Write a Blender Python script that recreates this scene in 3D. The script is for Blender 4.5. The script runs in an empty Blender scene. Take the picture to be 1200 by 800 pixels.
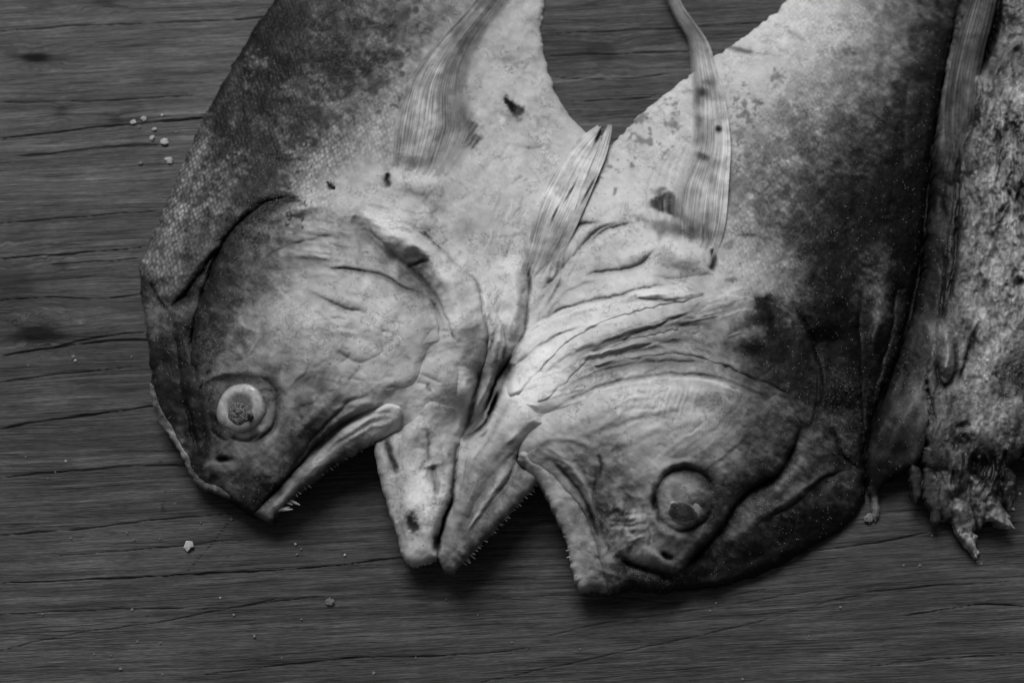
import bpy, math, random
import numpy as np
from mathutils import Vector, Matrix

random.seed(7); RNG = np.random.RandomState(11)
SC = bpy.context.scene
COL = SC.collection

# ------------------------------------------------------------------ camera
TILT = math.radians(22.0)
DIST = 0.50
LENS, SENS = 50.0, 36.0
cam_d = bpy.data.cameras.new("camera"); cam = bpy.data.objects.new("camera", cam_d); COL.objects.link(cam)
cam_d.lens = LENS; cam_d.sensor_width = SENS; cam_d.clip_start = 0.01; cam_d.clip_end = 50
cam.location = (0, -DIST*math.sin(TILT), DIST*math.cos(TILT)); cam.rotation_euler = (TILT, 0, 0)
SC.camera = cam
CAM = np.array(cam.location); CT, ST = math.cos(TILT), math.sin(TILT)
cam_d.dof.use_dof = True; cam_d.dof.focus_distance = 0.470; cam_d.dof.aperture_fstop = 11.0

# ------------------------------------------------------------------ light
SUN_EL, SUN_AZ = math.radians(48), math.radians(-14)      # azimuth from +Y (far side), clockwise
w = bpy.data.worlds.new("World"); SC.world = w; w.use_nodes = True
nt = w.node_tree; bg = nt.nodes["Background"]
sky = nt.nodes.new("ShaderNodeTexSky"); sky.sky_type = 'NISHITA'; sky.sun_disc = False
sky.sun_elevation = SUN_EL; sky.sun_rotation = SUN_AZ; sky.dust_density = 4.0
bw = nt.nodes.new("ShaderNodeRGBToBW"); nt.links.new(sky.outputs[0], bw.inputs[0]); nt.links.new(bw.outputs[0], bg.inputs[0])
bg.inputs[1].default_value = 0.062
sd = bpy.data.lights.new("sun", 'SUN'); sun = bpy.data.objects.new("sun", sd); COL.objects.link(sun)
sd.energy = 2.55; sd.angle = math.radians(30)
_s = Vector((math.sin(SUN_AZ)*math.cos(SUN_EL), math.cos(SUN_AZ)*math.cos(SUN_EL), math.sin(SUN_EL)))
sun.rotation_euler = _s.to_track_quat('Z', 'Y').to_euler()
SC.view_settings.view_transform = 'Standard'; SC.view_settings.look = 'None'
SC.view_settings.exposure = 0.2; SC.view_settings.gamma = 1.0
K = 1.0            # albedo = linear photo value * K

# ------------------------------------------------------------------ helpers
def P(u, v, z):
    """photo position (1200x800) at height z mm above the table -> metres"""
    u = np.asarray(u, float); v = np.asarray(v, float); z = np.asarray(z, float)*1e-3
    a = (u-600)/1200*SENS/LENS; b = (400-v)/1200*SENS/LENS
    dx = a; dy = b*CT+ST; dz = b*ST-CT
    t = (z-CAM[2])/dz
    return np.stack([dx*t, CAM[1]+dy*t, np.broadcast_to(z, np.shape(t))], -1)

def spline(pts, closed=False, step=4.0):
    p = np.array(pts, float); n = len(p)
    if n == 2 and not closed:
        m = max(2, int(np.hypot(*(p[1, :2]-p[0, :2]))/step)); t = np.linspace(0, 1, m+1)[:, None]
        return p[0]*(1-t)+p[1]*t
    out = []
    for i in range(n if closed else n-1):
        if closed: a, b, c, d = p[i-1], p[i], p[(i+1) % n], p[(i+2) % n]
        else: a, b, c, d = p[max(i-1, 0)], p[i], p[i+1], p[min(i+2, n-1)]
        m = max(1, int(math.hypot(c[0]-b[0], c[1]-b[1])/step))
        for k in range(m):
            t = k/m
            q = 0.5*((2*b)+(-a+c)*t+(2*a-5*b+4*c-d)*t*t+(-a+3*b-3*c+d)*t**3)
            q[2:] = b[2:]*(1-t)+c[2:]*t
            out.append(q)
    if not closed: out.append(p[-1])
    return np.array(out)

def _hash(ix, iy, seed):
    h = (ix.astype(np.int64)*374761393+iy.astype(np.int64)*668265263+seed*974711) & 0xffffffff
    h = ((h ^ (h >> 13))*1274126177) & 0xffffffff
    return ((h ^ (h >> 16)) & 0xffff)/65535.0
def vnoise(x, y, seed=0):
    x0 = np.floor(x); y0 = np.floor(y); fx = x-x0; fy = y-y0
    fx = fx*fx*fx*(fx*(fx*6-15)+10); fy = fy*fy*fy*(fy*(fy*6-15)+10)
    a = _hash(x0, y0, seed); b = _hash(x0+1, y0, seed); c = _hash(x0, y0+1, seed); d = _hash(x0+1, y0+1, seed)
    return ((a*(1-fx)+b*fx)*(1-fy)+(c*(1-fx)+d*fx)*fy)*2-1
def fbm(x, y, o=4, seed=0, gain=.5):
    s = 0; a = 1.0; t = 0
    for i in range(o):
        s = s+a*vnoise(x*2**i+i*17.3, y*2**i-i*9.1, seed+i); t += a; a *= gain
    return s/t*1.6

U0, V0, U1, V1 = -90, -90, 1300, 890
class Map:
    warp = 1.0; fank = .55
    def __init__(s):
        s.U, s.V = np.meshgrid(np.arange(U0, U1, dtype=np.float32), np.arange(V0, V1, dtype=np.float32))
        z = np.zeros_like(s.U)
        s.L = {k: z.copy() for k in ('H', 'T', 'S', 'N')}
    def _up(s, G, st):
        h, w_ = s.U.shape
        y = np.arange(h)/st; x = np.arange(w_)/st
        y0 = np.minimum(y.astype(int), G.shape[0]-2); x0 = np.minimum(x.astype(int), G.shape[1]-2)
        fy = (y-y0)[:, None]; fx = (x-x0)[None]
        r = lambda a, b: G[np.ix_(y0+a, x0+b)]
        return (r(0, 0)*(1-fx)+r(0, 1)*fx)*(1-fy)+(r(1, 0)*(1-fx)+r(1, 1)*fx)*fy
    def heights(s, pts, lo=0.5, key='H', lam=.02, hi=1e9, warp=0):
        p = np.array(pts, float); n = len(p)
        X = p[:, :2]/100
        def k(a, b):
            r2 = ((a[:, None, :]-b[None])**2).sum(-1)
            return 0.5*r2*np.log(r2+1e-9)
        A = np.zeros((n+3, n+3)); A[:n, :n] = k(X, X)+np.eye(n)*lam
        A[:n, n] = 1; A[:n, n+1:] = X; A[n, :n] = 1; A[n+1:, :n] = X.T
        c = np.linalg.solve(A, np.r_[p[:, 2], 0, 0, 0])
        st = 5; gu, gv = np.meshgrid(np.arange(U0, U1+2*st, st), np.arange(V0, V1+2*st, st))
        wu = gu+warp*fbm(gu/30, gv/30, 3, 5); wv = gv+warp*fbm(gu/30, gv/30, 3, 9)
        Q = np.stack([wu.ravel(), wv.ravel()], 1)/100
        G = (k(Q, X)@c[:n]+c[n]+Q@c[n+1:]).reshape(gu.shape)
        s.L[key] = s._up(np.clip(G, lo, hi), st).astype(np.float32)
    def field(s, key, pts, e=16.0):
        p = np.array(pts, float); st = 4
        gu, gv = np.meshgrid(np.arange(U0, U1+2*st, st), np.arange(V0, V1+2*st, st))
        # warp so that patch borders wander
        wu = gu+7*fbm(gu/30, gv/30, 3, 5); wv = gv+7*fbm(gu/30, gv/30, 3, 9)
        num = 0; den = 0
        for u, v, t in p:
            k = 1/((wu-u)**2+(wv-v)**2+e*e)**2
            num = num+k*t; den = den+k
        s.L[key] = s._up(num/den, st).astype(np.float32)
    def dist(s, pl, R):
        u0 = int(max(U0, pl[:, 0].min()-R)); u1 = int(min(U1-1, pl[:, 0].max()+R))
        v0 = int(max(V0, pl[:, 1].min()-R)); v1 = int(min(V1-1, pl[:, 1].max()+R))
        if u1 <= u0 or v1 <= v0: return None
        sl = (slice(v0-V0, v1-V0+1), slice(u0-U0, u1-U0+1))
        D = np.full((v1-v0+1, u1-u0+1), 1e9, np.float32); T = np.zeros_like(D); Sg = np.ones_like(D)
        n = len(pl)-1
        for i in range(n):
            a = pl[i, :2]; b = pl[i+1, :2]
            x0 = int(max(u0, min(a[0], b[0])-R)); x1 = int(min(u1, max(a[0], b[0])+R))
            y0 = int(max(v0, min(a[1], b[1])-R)); y1 = int(min(v1, max(a[1], b[1])+R))
            if x1 < x0 or y1 < y0: continue
            X = np.arange(x0, x1+1, dtype=np.float32)[None]; Y = np.arange(y0, y1+1, dtype=np.float32)[:, None]
            d = b-a; L2 = d@d+1e-9
            t = np.clip(((X-a[0])*d[0]+(Y-a[1])*d[1])/L2, 0, 1)
            ex = X-a[0]-t*d[0]; ey = Y-a[1]-t*d[1]
            r = np.sqrt(ex*ex+ey*ey)
            ss = (slice(y0-v0, y1-v0+1), slice(x0-u0, x1-u0+1))
            m = r < D[ss]
            D[ss] = np.where(m, r, D[ss]); T[ss] = np.where(m, (i+t)/n, T[ss])
            Sg[ss] = np.where(m, np.sign(d[0]*ey-d[1]*ex), Sg[ss])
        return sl, D, T, Sg
    def stroke(s, pts, w, kind='ridge', h=0, tone=None, ta=0, tw=None, taper=True, raw=False, jit=0.0):
        """h: height in mm; tone: target tone 0-255 mixed with strength ta over width tw"""
        pl = np.array(pts, float) if raw else spline(pts)
        if jit:
            k = np.arange(len(pl))*0.35+RNG.rand()*100
            pl = pl.copy(); pl[:, 0] += jit*vnoise(k, k*0, 3); pl[:, 1] += jit*vnoise(k, k*0+5.5, 4)
        tw = tw or w; R = (5.5 if kind == 'crease' else 3.2)*max(w, tw)
        r = s.dist(pl, R)
        if r is None: return
        sl, D, T, Sg = r
        tp = np.clip(np.sin(np.pi*np.clip(T, 0, 1))*1.7, 0, 1) if taper else 1.0
        q_ = T*len(pl)/7.0+pl[0, 0]
        tp = tp*np.clip(.85+.45*vnoise(q_, q_*0+pl[0, 1], 12), .25, 1.2); D = D/np.clip(1+.45*vnoise(q_*1.7, q_*0+3.1, 13), .5, 1.6)
        if h:
            if kind == 'ridge': f = np.exp(-(D/w)**2)
            elif kind == 'crease': f = -(.85*np.exp(-D/(w*0.4))+.4*np.exp(-(D/(w*2.2))**2))
            elif kind == 'left': f = np.where(Sg < 0, np.exp(-D/w), np.exp(-(D/1.6)**2))      # raised on the left of travel
            elif kind == 'right': f = np.where(Sg > 0, np.exp(-D/w), np.exp(-(D/1.6)**2))
            f = np.where(D > R, 0, f)
            s.L['H'][sl] += (h*f*tp).astype(np.float32)
        if tone is not None and ta:
            f = np.exp(-(D/tw)**2)*tp*ta
            s.L['T'][sl] = s.L['T'][sl]*(1-f)+tone*f
    def blob(s, u, v, ru, rv, ang=0, h=0, tone=None, ta=0, p=2.0, rag=0.25, key='T'):
        R = 2.2*max(ru, rv); x0 = int(max(U0, u-R)); x1 = int(min(U1-1, u+R)); y0 = int(max(V0, v-R)); y1 = int(min(V1-1, v+R))
        if x1 <= x0 or y1 <= y0: return
        sl = (slice(y0-V0, y1-V0), slice(x0-U0, x1-U0)); X = s.U[sl]-u; Y = s.V[sl]-v
        c, n = math.cos(math.radians(ang)), math.sin(math.radians(ang))
        a = (X*c+Y*n)/ru; b = (-X*n+Y*c)/rv
        q = np.sqrt(a*a+b*b)*(1+rag*fbm(s.U[sl]/max(4, ru*.6), s.V[sl]/max(4, ru*.6), 3, int(u+v)))
        f = np.exp(-q**(2*p))
        if h: s.L['H'][sl] += h*np.exp(-(a*a+b*b))
        if tone is not None: s.L[key][sl] = s.L[key][sl]*(1-f*ta)+tone*f*ta
    def fan(s, A, B, n, w, h, tone=None, ta=0, jit=1.5, lo=0.0, hi=1.0, kind='ridge'):
        m = 14
        def res(p):
            q = spline(p); k = np.linspace(0, len(q)-1, m); i = np.minimum(k.astype(int), len(q)-2); f = (k-i)[:, None]
            return q[i]*(1-f)+q[i+1]*f
        a, b = res(A), res(B)
        for i in range(n):
            f = RNG.rand(); q = a*(1-f)+b*f
            i0 = int(RNG.uniform(lo, .45)*m); i1 = int(RNG.uniform(.55, hi)*m)
            q = q[i0:max(i1, i0+3)]
            sg = RNG.choice([-1, 1, 1])*RNG.uniform(.4, 1)
            s.stroke(spline(q), w*RNG.uniform(.6, 1.6), kind, h*sg*s.fank, tone, s.fank*ta*RNG.uniform(.2, 1) if sg < 0 else 0, raw=True, jit=jit)
    def get(s, key, u, v, warp=True):
        if warp and s.warp:
            du = 1.3*fbm(u/14, v/14, 3, 301, .6); dv = 1.3*fbm(u/14, v/14, 3, 303, .6)
            u = u+du*s.warp; v = v+dv*s.warp
        A = s.L[key]; x = np.clip(u-U0, 0, A.shape[1]-2.01); y = np.clip(v-V0, 0, A.shape[0]-2.01)
        i = x.astype(int); j = y.astype(int); fx = x-i; fy = y-j
        return (A[j, i]*(1-fx)+A[j, i+1]*fx)*(1-fy)+(A[j+1, i]*(1-fx)+A[j+1, i+1]*fx)*fy

def mesh_obj(name, V, F, mat, parent=None, attrs=None, smooth=True):
    me = bpy.data.meshes.new(name)
    V = np.asarray(V, np.float32)
    if isinstance(F, np.ndarray):
        me.vertices.add(len(V)); me.vertices.foreach_set('co', V.ravel())
        n = len(F); k = F.shape[1]
        me.loops.add(n*k); me.loops.foreach_set('vertex_index', F.ravel().astype(np.int32))
        me.polygons.add(n); me.polygons.foreach_set('loop_start', np.arange(0, n*k, k, dtype=np.int32))
        me.update(calc_edges=True); me.validate()
    else:
        me.from_pydata([tuple(map(float, p)) for p in V], [], F)
    if attrs:
        for k, a in attrs.items():
            at = me.attributes.new(k, 'FLOAT', 'POINT'); at.data.foreach_set('value', np.asarray(a, np.float32).ravel())
    me.polygons.foreach_set('use_smooth', [smooth]*len(me.polygons))
    me.materials.append(mat)
    o = bpy.data.objects.new(name, me); COL.objects.link(o)
    if parent: o.parent = parent
    return o

def empty(name, label, cat, loc=(0, 0, 0), group=None):
    o = bpy.data.objects.new(name, None); COL.objects.link(o); o.location = loc
    o.empty_display_size = .01; o['label'] = label; o['category'] = cat
    if group: o['group'] = group
    return o

def inside(poly, X, Y):
    c = np.zeros(X.shape, bool); n = len(poly); j = n-1
    for i in range(n):
        xi, yi = poly[i, :2]; xj, yj = poly[j, :2]
        if yi != yj:
            c ^= ((yi > Y) != (yj > Y)) & (X < (xj-xi)*(Y-yi)/(yj-yi)+xi)
        j = i
    return c

def tcurve(T):
    return np.interp(T, [0, 15, 30, 50, 80, 140, 170, 200, 250], [0, 5, 14, 34, 73, 146, 179, 200, 235])

def sheet(name, M, outline, mat, parent, lift=1.0, R=14, thick=2.0, step=1.3, rag=0.0, closed_pts=None, floor=0.4, lip=1.0, tone_k=1.0, ragf=9.0):
    """outline points (u, v, f): f=1 free edge (a lip), f=0 melts into what lies below"""
    pl = spline([tuple(p)+((1.0,) if len(p) == 2 else ()) for p in outline], True, 3.0)
    if rag:
        k = pl[:, 0]/ragf; q = pl[:, 1]/ragf
        fr = 0.2+0.8*pl[:, 2]
        pl[:, 0] += rag*fbm(k, q, 3, 21)*fr; pl[:, 1] += rag*fbm(k, q, 3, 57)*fr
    C = np.vstack([pl, pl[:1]])
    u0, u1 = pl[:, 0].min()-4, pl[:, 0].max()+4; v0, v1 = pl[:, 1].min()-4, pl[:, 1].max()+4
    xs = np.arange(u0, u1, step); ys = np.arange(v0, v1, step)
    X, Y = np.meshgrid(xs, ys)
    ins = inside(pl, X, Y)
    D = np.full(X.shape, 1e9); NX = X.copy(); NY = Y.copy(); FR = np.ones(X.shape)
    RR = max(R*1.2, 4*step)
    for i in range(len(C)-1):
        a = C[i]; b = C[i+1]
        i0 = max(0, int((min(a[0], b[0])-RR-u0)/step)); i1 = min(len(xs), int((max(a[0], b[0])+RR-u0)/step)+2)
        j0 = max(0, int((min(a[1], b[1])-RR-v0)/step)); j1 = min(len(ys), int((max(a[1], b[1])+RR-v0)/step)+2)
        if i1 <= i0 or j1 <= j0: continue
        ss = (slice(j0, j1), slice(i0, i1)); x = X[ss]; y = Y[ss]
        d = b[:2]-a[:2]; t = np.clip(((x-a[0])*d[0]+(y-a[1])*d[1])/(d@d+1e-9), 0, 1)
        px = a[0]+t*d[0]; py = a[1]+t*d[1]; r = np.hypot(x-px, y-py); m = r < D[ss]
        D[ss] = np.where(m, r, D[ss]); NX[ss] = np.where(m, px, NX[ss]); NY[ss] = np.where(m, py, NY[ss])
        FR[ss] = np.where(m, a[2]*(1-t)+b[2]*t, FR[ss])
    use = ins | (D < step*0.72)
    out = use & ~ins
    X = np.where(out, NX, X); Y = np.where(out, NY, Y); D = np.where(out, 0, D)
    cell = use[:-1, :-1] & use[1:, :-1] & use[:-1, 1:] & use[1:, 1:]
    # drop specks: cells with fewer than one neighbour
    H = M.get('H', X, Y)
    x = np.clip(1-D/R, 0, 1)
    melt = -(lift+1.6)*x*x*(3-2*x)
    xl = np.clip(1-D/(5.0*lip), 0, 1)
    free = -lip*(1-np.sqrt(np.clip(1-xl*xl, 0, 1)))*1.3
    Z = np.maximum(H+lift+(1-FR)*melt+FR*free, floor+0.25)
    idx = -np.ones(X.shape, int)
    vm = np.zeros(X.shape, bool); vm[:-1, :-1] |= cell; vm[1:, :-1] |= cell; vm[:-1, 1:] |= cell; vm[1:, 1:] |= cell
    idx[vm] = np.arange(vm.sum()); nv = vm.sum()
    x = X[vm]; y = Y[vm]; z = Z[vm]
    top = P(x, y, z); bot = top.copy(); bot[:, 2] = np.maximum(floor, z-thick)*1e-3
    cj, ci = np.nonzero(cell)
    F = np.stack([idx[cj+1, ci], idx[cj+1, ci+1], idx[cj, ci+1], idx[cj, ci]], 1)
    FB = F[:, ::-1]+nv
    e = np.concatenate([np.stack([F[:, k], F[:, (k+1) % 4]], 1) for k in range(4)])
    key = e[:, 0].astype(np.int64)*(2*nv)+e[:, 1]; rkey = e[:, 1].astype(np.int64)*(2*nv)+e[:, 0]
    b = e[~np.isin(key, rkey)]
    W = np.stack([b[:, 1], b[:, 0], b[:, 0]+nv, b[:, 1]+nv], 1)
    FF = np.vstack([F, FB, W])
    at = {}
    for k, nm in (('T', 'tone'), ('S', 'scaly'), ('N', 'salt')):
        a = M.get(k, x, y); a = a*tone_k if k == 'T' else a
        at[nm] = np.r_[a, a]
    at['tone'] = (np.clip(tcurve(at['tone']), 4, 250)/255)**2.2
    return mesh_obj(name, np.vstack([top, bot]), FF, mat, parent, at)

# ------------------------------------------------------------------ materials
def newmat(name):
    m = bpy.data.materials.new(name); m.use_nodes = True
    return m, m.node_tree, m.node_tree.nodes['Principled BSDF']
class NB:
    def __init__(s, nt): s.nt = nt; s.n = nt.nodes; s.l = nt.links
    def new(s, t, **k):
        n = s.n.new(t)
        for a, b in k.items():
            if a.startswith('i_'):
                key = a[2:]; key = int(key) if key.isdigit() else key.replace('_', ' ')
                n.inputs[key].default_value = b
            else: setattr(n, a, b)
        return n
    def link(s, a, b): s.l.new(a, b)
    def math(s, op, a, b=None, c=None, clamp=False):
        n = s.new('ShaderNodeMath', operation=op, use_clamp=clamp)
        for i, x in enumerate((a, b, c)):
            if x is None: continue
            if isinstance(x, (int, float)): n.inputs[i].default_value = x
            else: s.link(x, n.inputs[i])
        return n.outputs[0]
    def attr(s, name):
        return s.new('ShaderNodeAttribute', attribute_name=name).outputs['Fac']
    def coords(s, scale=(1, 1, 1), rot=(0, 0, 0)):
        tc = s.new('ShaderNodeTexCoord'); mp = s.new('ShaderNodeMapping')
        mp.inputs['Scale'].default_value = tuple(1000*q for q in scale); mp.inputs['Rotation'].default_value = rot
        s.link(tc.outputs['Object'], mp.inputs['Vector']); return mp.outputs[0]
    def noise(s, vec, scale, detail=4, rough=.6, dist=0.0):
        n = s.new('ShaderNodeTexNoise'); n.inputs['Scale'].default_value = scale; n.inputs['Detail'].default_value = detail
        n.inputs['Roughness'].default_value = rough; n.inputs['Distortion'].default_value = dist
        s.link(vec, n.inputs['Vector']); return n.outputs['Fac']
    def voro(s, vec, scale, feature='F1', out='Distance', rnd=1.0):
        n = s.new('ShaderNodeTexVoronoi', feature=feature); n.inputs['Scale'].default_value = scale
        n.inputs['Randomness'].default_value = rnd
        s.link(vec, n.inputs['Vector']); return n.outputs[out]
    def ramp(s, x, a, b, lo=0.0, hi=1.0):
        n = s.new('ShaderNodeMapRange', interpolation_type='SMOOTHSTEP')
        s.link(x, n.inputs[0]); n.inputs[1].default_value = a; n.inputs[2].default_value = b
        n.inputs[3].default_value = lo; n.inputs[4].default_value = hi; return n.outputs[0]

def fish_mat(name, mott=1.0, bump=1.0, spec=.35, rough=.5, salt0=0.0, alpha=False):
    m, nt, bs = newmat(name); b = NB(nt)
    C = b.coords(); tone = b.attr('tone'); sc = b.attr('scaly'); sa = b.attr('salt')
    n1 = b.noise(C, .11, 5, .65, .6); n2 = b.noise(C, .55, 5, .7, .4); n3 = b.noise(C, 2.6, 3, .7)
    e = b.math('MULTIPLY', b.math('SUBTRACT', n1, .5), .75*mott)
    e = b.math('ADD', e, b.math('MULTIPLY', b.math('SUBTRACT', n2, .5), .7*mott))
    e = b.math('ADD', e, b.math('MULTIPLY', b.math('SUBTRACT', n3, .5), 1.7*mott))
    # darker skin is more mottled
    dk = b.ramp(tone, .012, .16, 1.0, .15)
    e = b.math('MULTIPLY', e, dk)
    # scales: small rounded cells in slanted rows
    CS = b.coords((1.0, .62, .62), (0, 0, math.radians(-28)))
    sv = b.voro(CS, .78, rnd=.55); sv2 = b.ramp(sv, .15, .75, 1.0, 0.0)
    e = b.math('ADD', e, b.math('MULTIPLY', b.math('MULTIPLY', b.math('SUBTRACT', sv2, .45), sc), 2.0))
    mul = b.math('POWER', 2.0, e)
    col = b.math('MULTIPLY', tone, mul)
    # fine dark wrinkle lines
    wr = b.math('ABSOLUTE', b.math('SUBTRACT', b.noise(C, .42, 5, .6, 1.0), .5))
    wl = b.math('MULTIPLY', b.ramp(wr, 0, .028, 1, 0), b.ramp(n1, .45, .6))
    col = b.math('MULTIPLY', col, b.math('SUBTRACT', 1, b.math('MULTIPLY', wl, .28*mott)))
    # dark pores
    pv = b.voro(C, .42); pr = b.voro(C, .42, out='Color')
    sep = b.new('ShaderNodeSeparateColor'); b.link(pr, sep.inputs[0])
    pore = b.math('MULTIPLY', b.ramp(pv, .07, .16, 1, 0), b.math('GREATER_THAN', sep.outputs[0], .86))
    col = b.math('MULTIPLY', col, b.math('SUBTRACT', 1, b.math('MULTIPLY', pore, .6)))
    # salt crystals and pale crust
    v1 = b.voro(C, 1.7); r1 = b.voro(C, 1.7, out='Color'); clu = b.ramp(b.noise(C, .28, 4, .7), .42, .62, .15, 1.6); s2 = b.new('ShaderNodeSeparateColor'); b.link(r1, s2.inputs[0])
    sadd = b.math('ADD', sa, salt0)
    thr = b.math('SUBTRACT', 1.0, b.math('MULTIPLY', b.math('MULTIPLY', sadd, .5), clu))
    g = b.math('MULTIPLY', b.ramp(v1, .18, .32, 1, 0), b.math('GREATER_THAN', s2.outputs[0], thr))
    crn = b.noise(C, 1.9, 5, .72, 1.2)
    cr = b.math('MULTIPLY', b.ramp(crn, .49, .54, 0, 1), b.math('MULTIPLY', b.math('SUBTRACT', sadd, .22), 1.1, clamp=True))
    cr = b.math('MULTIPLY', cr, b.ramp(n2, .42, .55))
    f = b.math('MAXIMUM', b.math('MULTIPLY', g, .75), cr, clamp=True)
    mix = b.new('ShaderNodeMix'); mix.data_type = 'FLOAT'; b.link(f, mix.inputs[0]); b.link(col, mix.inputs[2]); mix.inputs[3].default_value = .34*K
    out = b.math('MULTIPLY', mix.outputs[0], K)
    b.link(out, bs.inputs['Base Color'])
    # relief
    h = b.math('MULTIPLY', b.math('MULTIPLY', b.noise(C, .8, 7, .6, .8), b.ramp(tone, .01, .15, 1.3, .55)), .16)
    h = b.math('ADD', h, b.math('MULTIPLY', b.noise(b.coords((1, .35, 1), (0, 0, .5)), 2.2, 4, .6), .10))
    h = b.math('ADD', h, b.math('MULTIPLY', b.math('MULTIPLY', sv2, sc), .16))
    h = b.math('SUBTRACT', h, b.math('MULTIPLY', wl, .10)); h = b.math('ADD', h, b.math('MULTIPLY', g, .22)); h = b.math('ADD', h, b.math('MULTIPLY', cr, .2))
    bp = b.new('ShaderNodeBump'); bp.inputs['Strength'].default_value = .85*bump; bp.inputs['Distance'].default_value = .0009
    b.link(h, bp.inputs['Height']); b.link(bp.outputs[0], bs.inputs['Normal'])
    rr = b.ramp(n2, .3, .7, rough-.12, rough+.15); b.link(rr, bs.inputs['Roughness'])
    bs.inputs['Specular IOR Level'].default_value = spec
    if alpha: b.link(b.attr('cover'), bs.inputs['Alpha'])
    return m

SKIN = fish_mat('dried_fish_skin', mott=1.2, bump=1.0, spec=.14, salt0=.07)
FINM = fish_mat('dried_fin', mott=.7, bump=.7, rough=.6, spec=.08, alpha=True)
JAWM = fish_mat('jaw_skin', mott=1.0, bump=1.0, spec=.16)
FLESH = fish_mat('dried_flesh', mott=.9, bump=1.5, spec=.3, rough=.45, salt0=.0)
EYEM = fish_mat('clouded_eye', mott=.9, bump=.6, rough=.28, spec=.5)

def flat_mat(name, val, rough=.6, spec=.3, bump=.0, nscale=2.0, var=.3):
    m, nt, bs = newmat(name); b = NB(nt); C = b.coords()
    n = b.noise(C, nscale, 5, .65)
    e = b.math('MULTIPLY', val, b.ramp(n, .36, .64, 1-var, 1+var)); b.link(e, bs.inputs['Base Color'])
    bs.inputs['Roughness'].default_value = rough; bs.inputs['Specular IOR Level'].default_value = spec
    if bump:
        bp = b.new('ShaderNodeBump'); bp.inputs['Distance'].default_value = .001; bp.inputs['Strength'].default_value = bump
        b.link(n, bp.inputs['Height']); b.link(bp.outputs[0], bs.inputs['Normal'])
    return m
SALT = flat_mat('salt', .42*K, .6, .4, .6, 3.0, .35)
SALTD = flat_mat('dull_salt', .17*K, .7, .2, .6, 3.0, .35)
TOOTH = flat_mat('tooth', .34*K, .4, .4, .2)
BLACK = flat_mat('black_shell', .006, .35, .4, .3)

# ------------------------------------------------------------------ wooden table top
def wood_mat():
    m, nt, bs = newmat('weathered_wood'); b = NB(nt)
    gx, gy, ck, tn = b.attr('gx'), b.attr('gy'), b.attr('crack'), b.attr('wtone')
    def vec(sx, sy, off=0.0):
        c = b.new('ShaderNodeCombineXYZ'); b.link(b.math('MULTIPLY', gx, sx), c.inputs[0]); b.link(b.math('MULTIPLY', gy, sy), c.inputs[1]); c.inputs[2].default_value = off
        return c.outputs[0]
    band = b.noise(vec(.0010, .045), 1, 4, .6, .0)           # broad growth bands
    mid = b.noise(vec(.0055, .17, 3), 1, 5, .62, .0)
    fib = b.noise(vec(.024, .62, 7), 1, 4, .66)
    hair = b.noise(vec(.10, .95, 11), 1, 3, .6)
    dash = b.noise(vec(.035, .42, 15), 1, 3, .6)
    pat = b.noise(vec(.009, .016, 23), 1, 4, .6, .5)
    # thin dark growth lines from a ridged noise
    rl = b.noise(vec(.0016, .07, 31), 1, 3, .5, .3)
    rd = b.math('ABSOLUTE', b.math('SUBTRACT', b.math('FRACT', b.math('MULTIPLY', rl, 9.0)), .5))
    line = b.ramp(rd, .0, .17, 1, 0)
    rb = b.math('MULTIPLY', line, b.ramp(b.noise(vec(.006, .03, 41), 1, 3), .42, .62))
    e = b.math('MULTIPLY', b.math('SUBTRACT', band, .5), 2.3)
    e = b.math('ADD', e, b.math('MULTIPLY', b.math('SUBTRACT', mid, .5), 3.2))
    e = b.math('ADD', e, b.math('MULTIPLY', b.math('SUBTRACT', fib, .5), 3.8))
    e = b.math('ADD', e, b.math('MULTIPLY', b.math('SUBTRACT', hair, .5), 2.2))
    e = b.math('ADD', e, b.math('MULTIPLY', b.math('SUBTRACT', pat, .5), 1.8))
    e = b.math('SUBTRACT', e, b.math('MULTIPLY', rb, .75))
    e = b.math('SUBTRACT', e, b.math('MULTIPLY', b.ramp(dash, .57, .68), .75))
    col = b.math('MULTIPLY', tn, b.math('POWER', 2.0, e))
    fade = b.math('SUBTRACT', 1, b.math('MULTIPLY', ck, .74), clamp=True)
    col = b.math('MULTIPLY', col, fade)
    col = b.math('MULTIPLY', col, K); b.link(col, bs.inputs['Base Color'])
    h = b.math('ADD', b.math('MULTIPLY', mid, .5), b.math('MULTIPLY', fib, .45))
    h = b.math('ADD', h, b.math('MULTIPLY', hair, .15)); h = b.math('SUBTRACT', h, b.math('MULTIPLY', rb, .2))
    h = b.math('SUBTRACT', h, b.math('MULTIPLY', ck, .6))
    bp = b.new('ShaderNodeBump'); bp.inputs['Distance'].default_value = .0008; bp.inputs['Strength'].default_value = 1.0
    b.link(h, bp.inputs['Height']); b.link(bp.outputs[0], bs.inputs['Normal'])
    bs.inputs['Roughness'].default_value = .62; bs.inputs['Specular IOR Level'].default_value = .12
    return m

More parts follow.
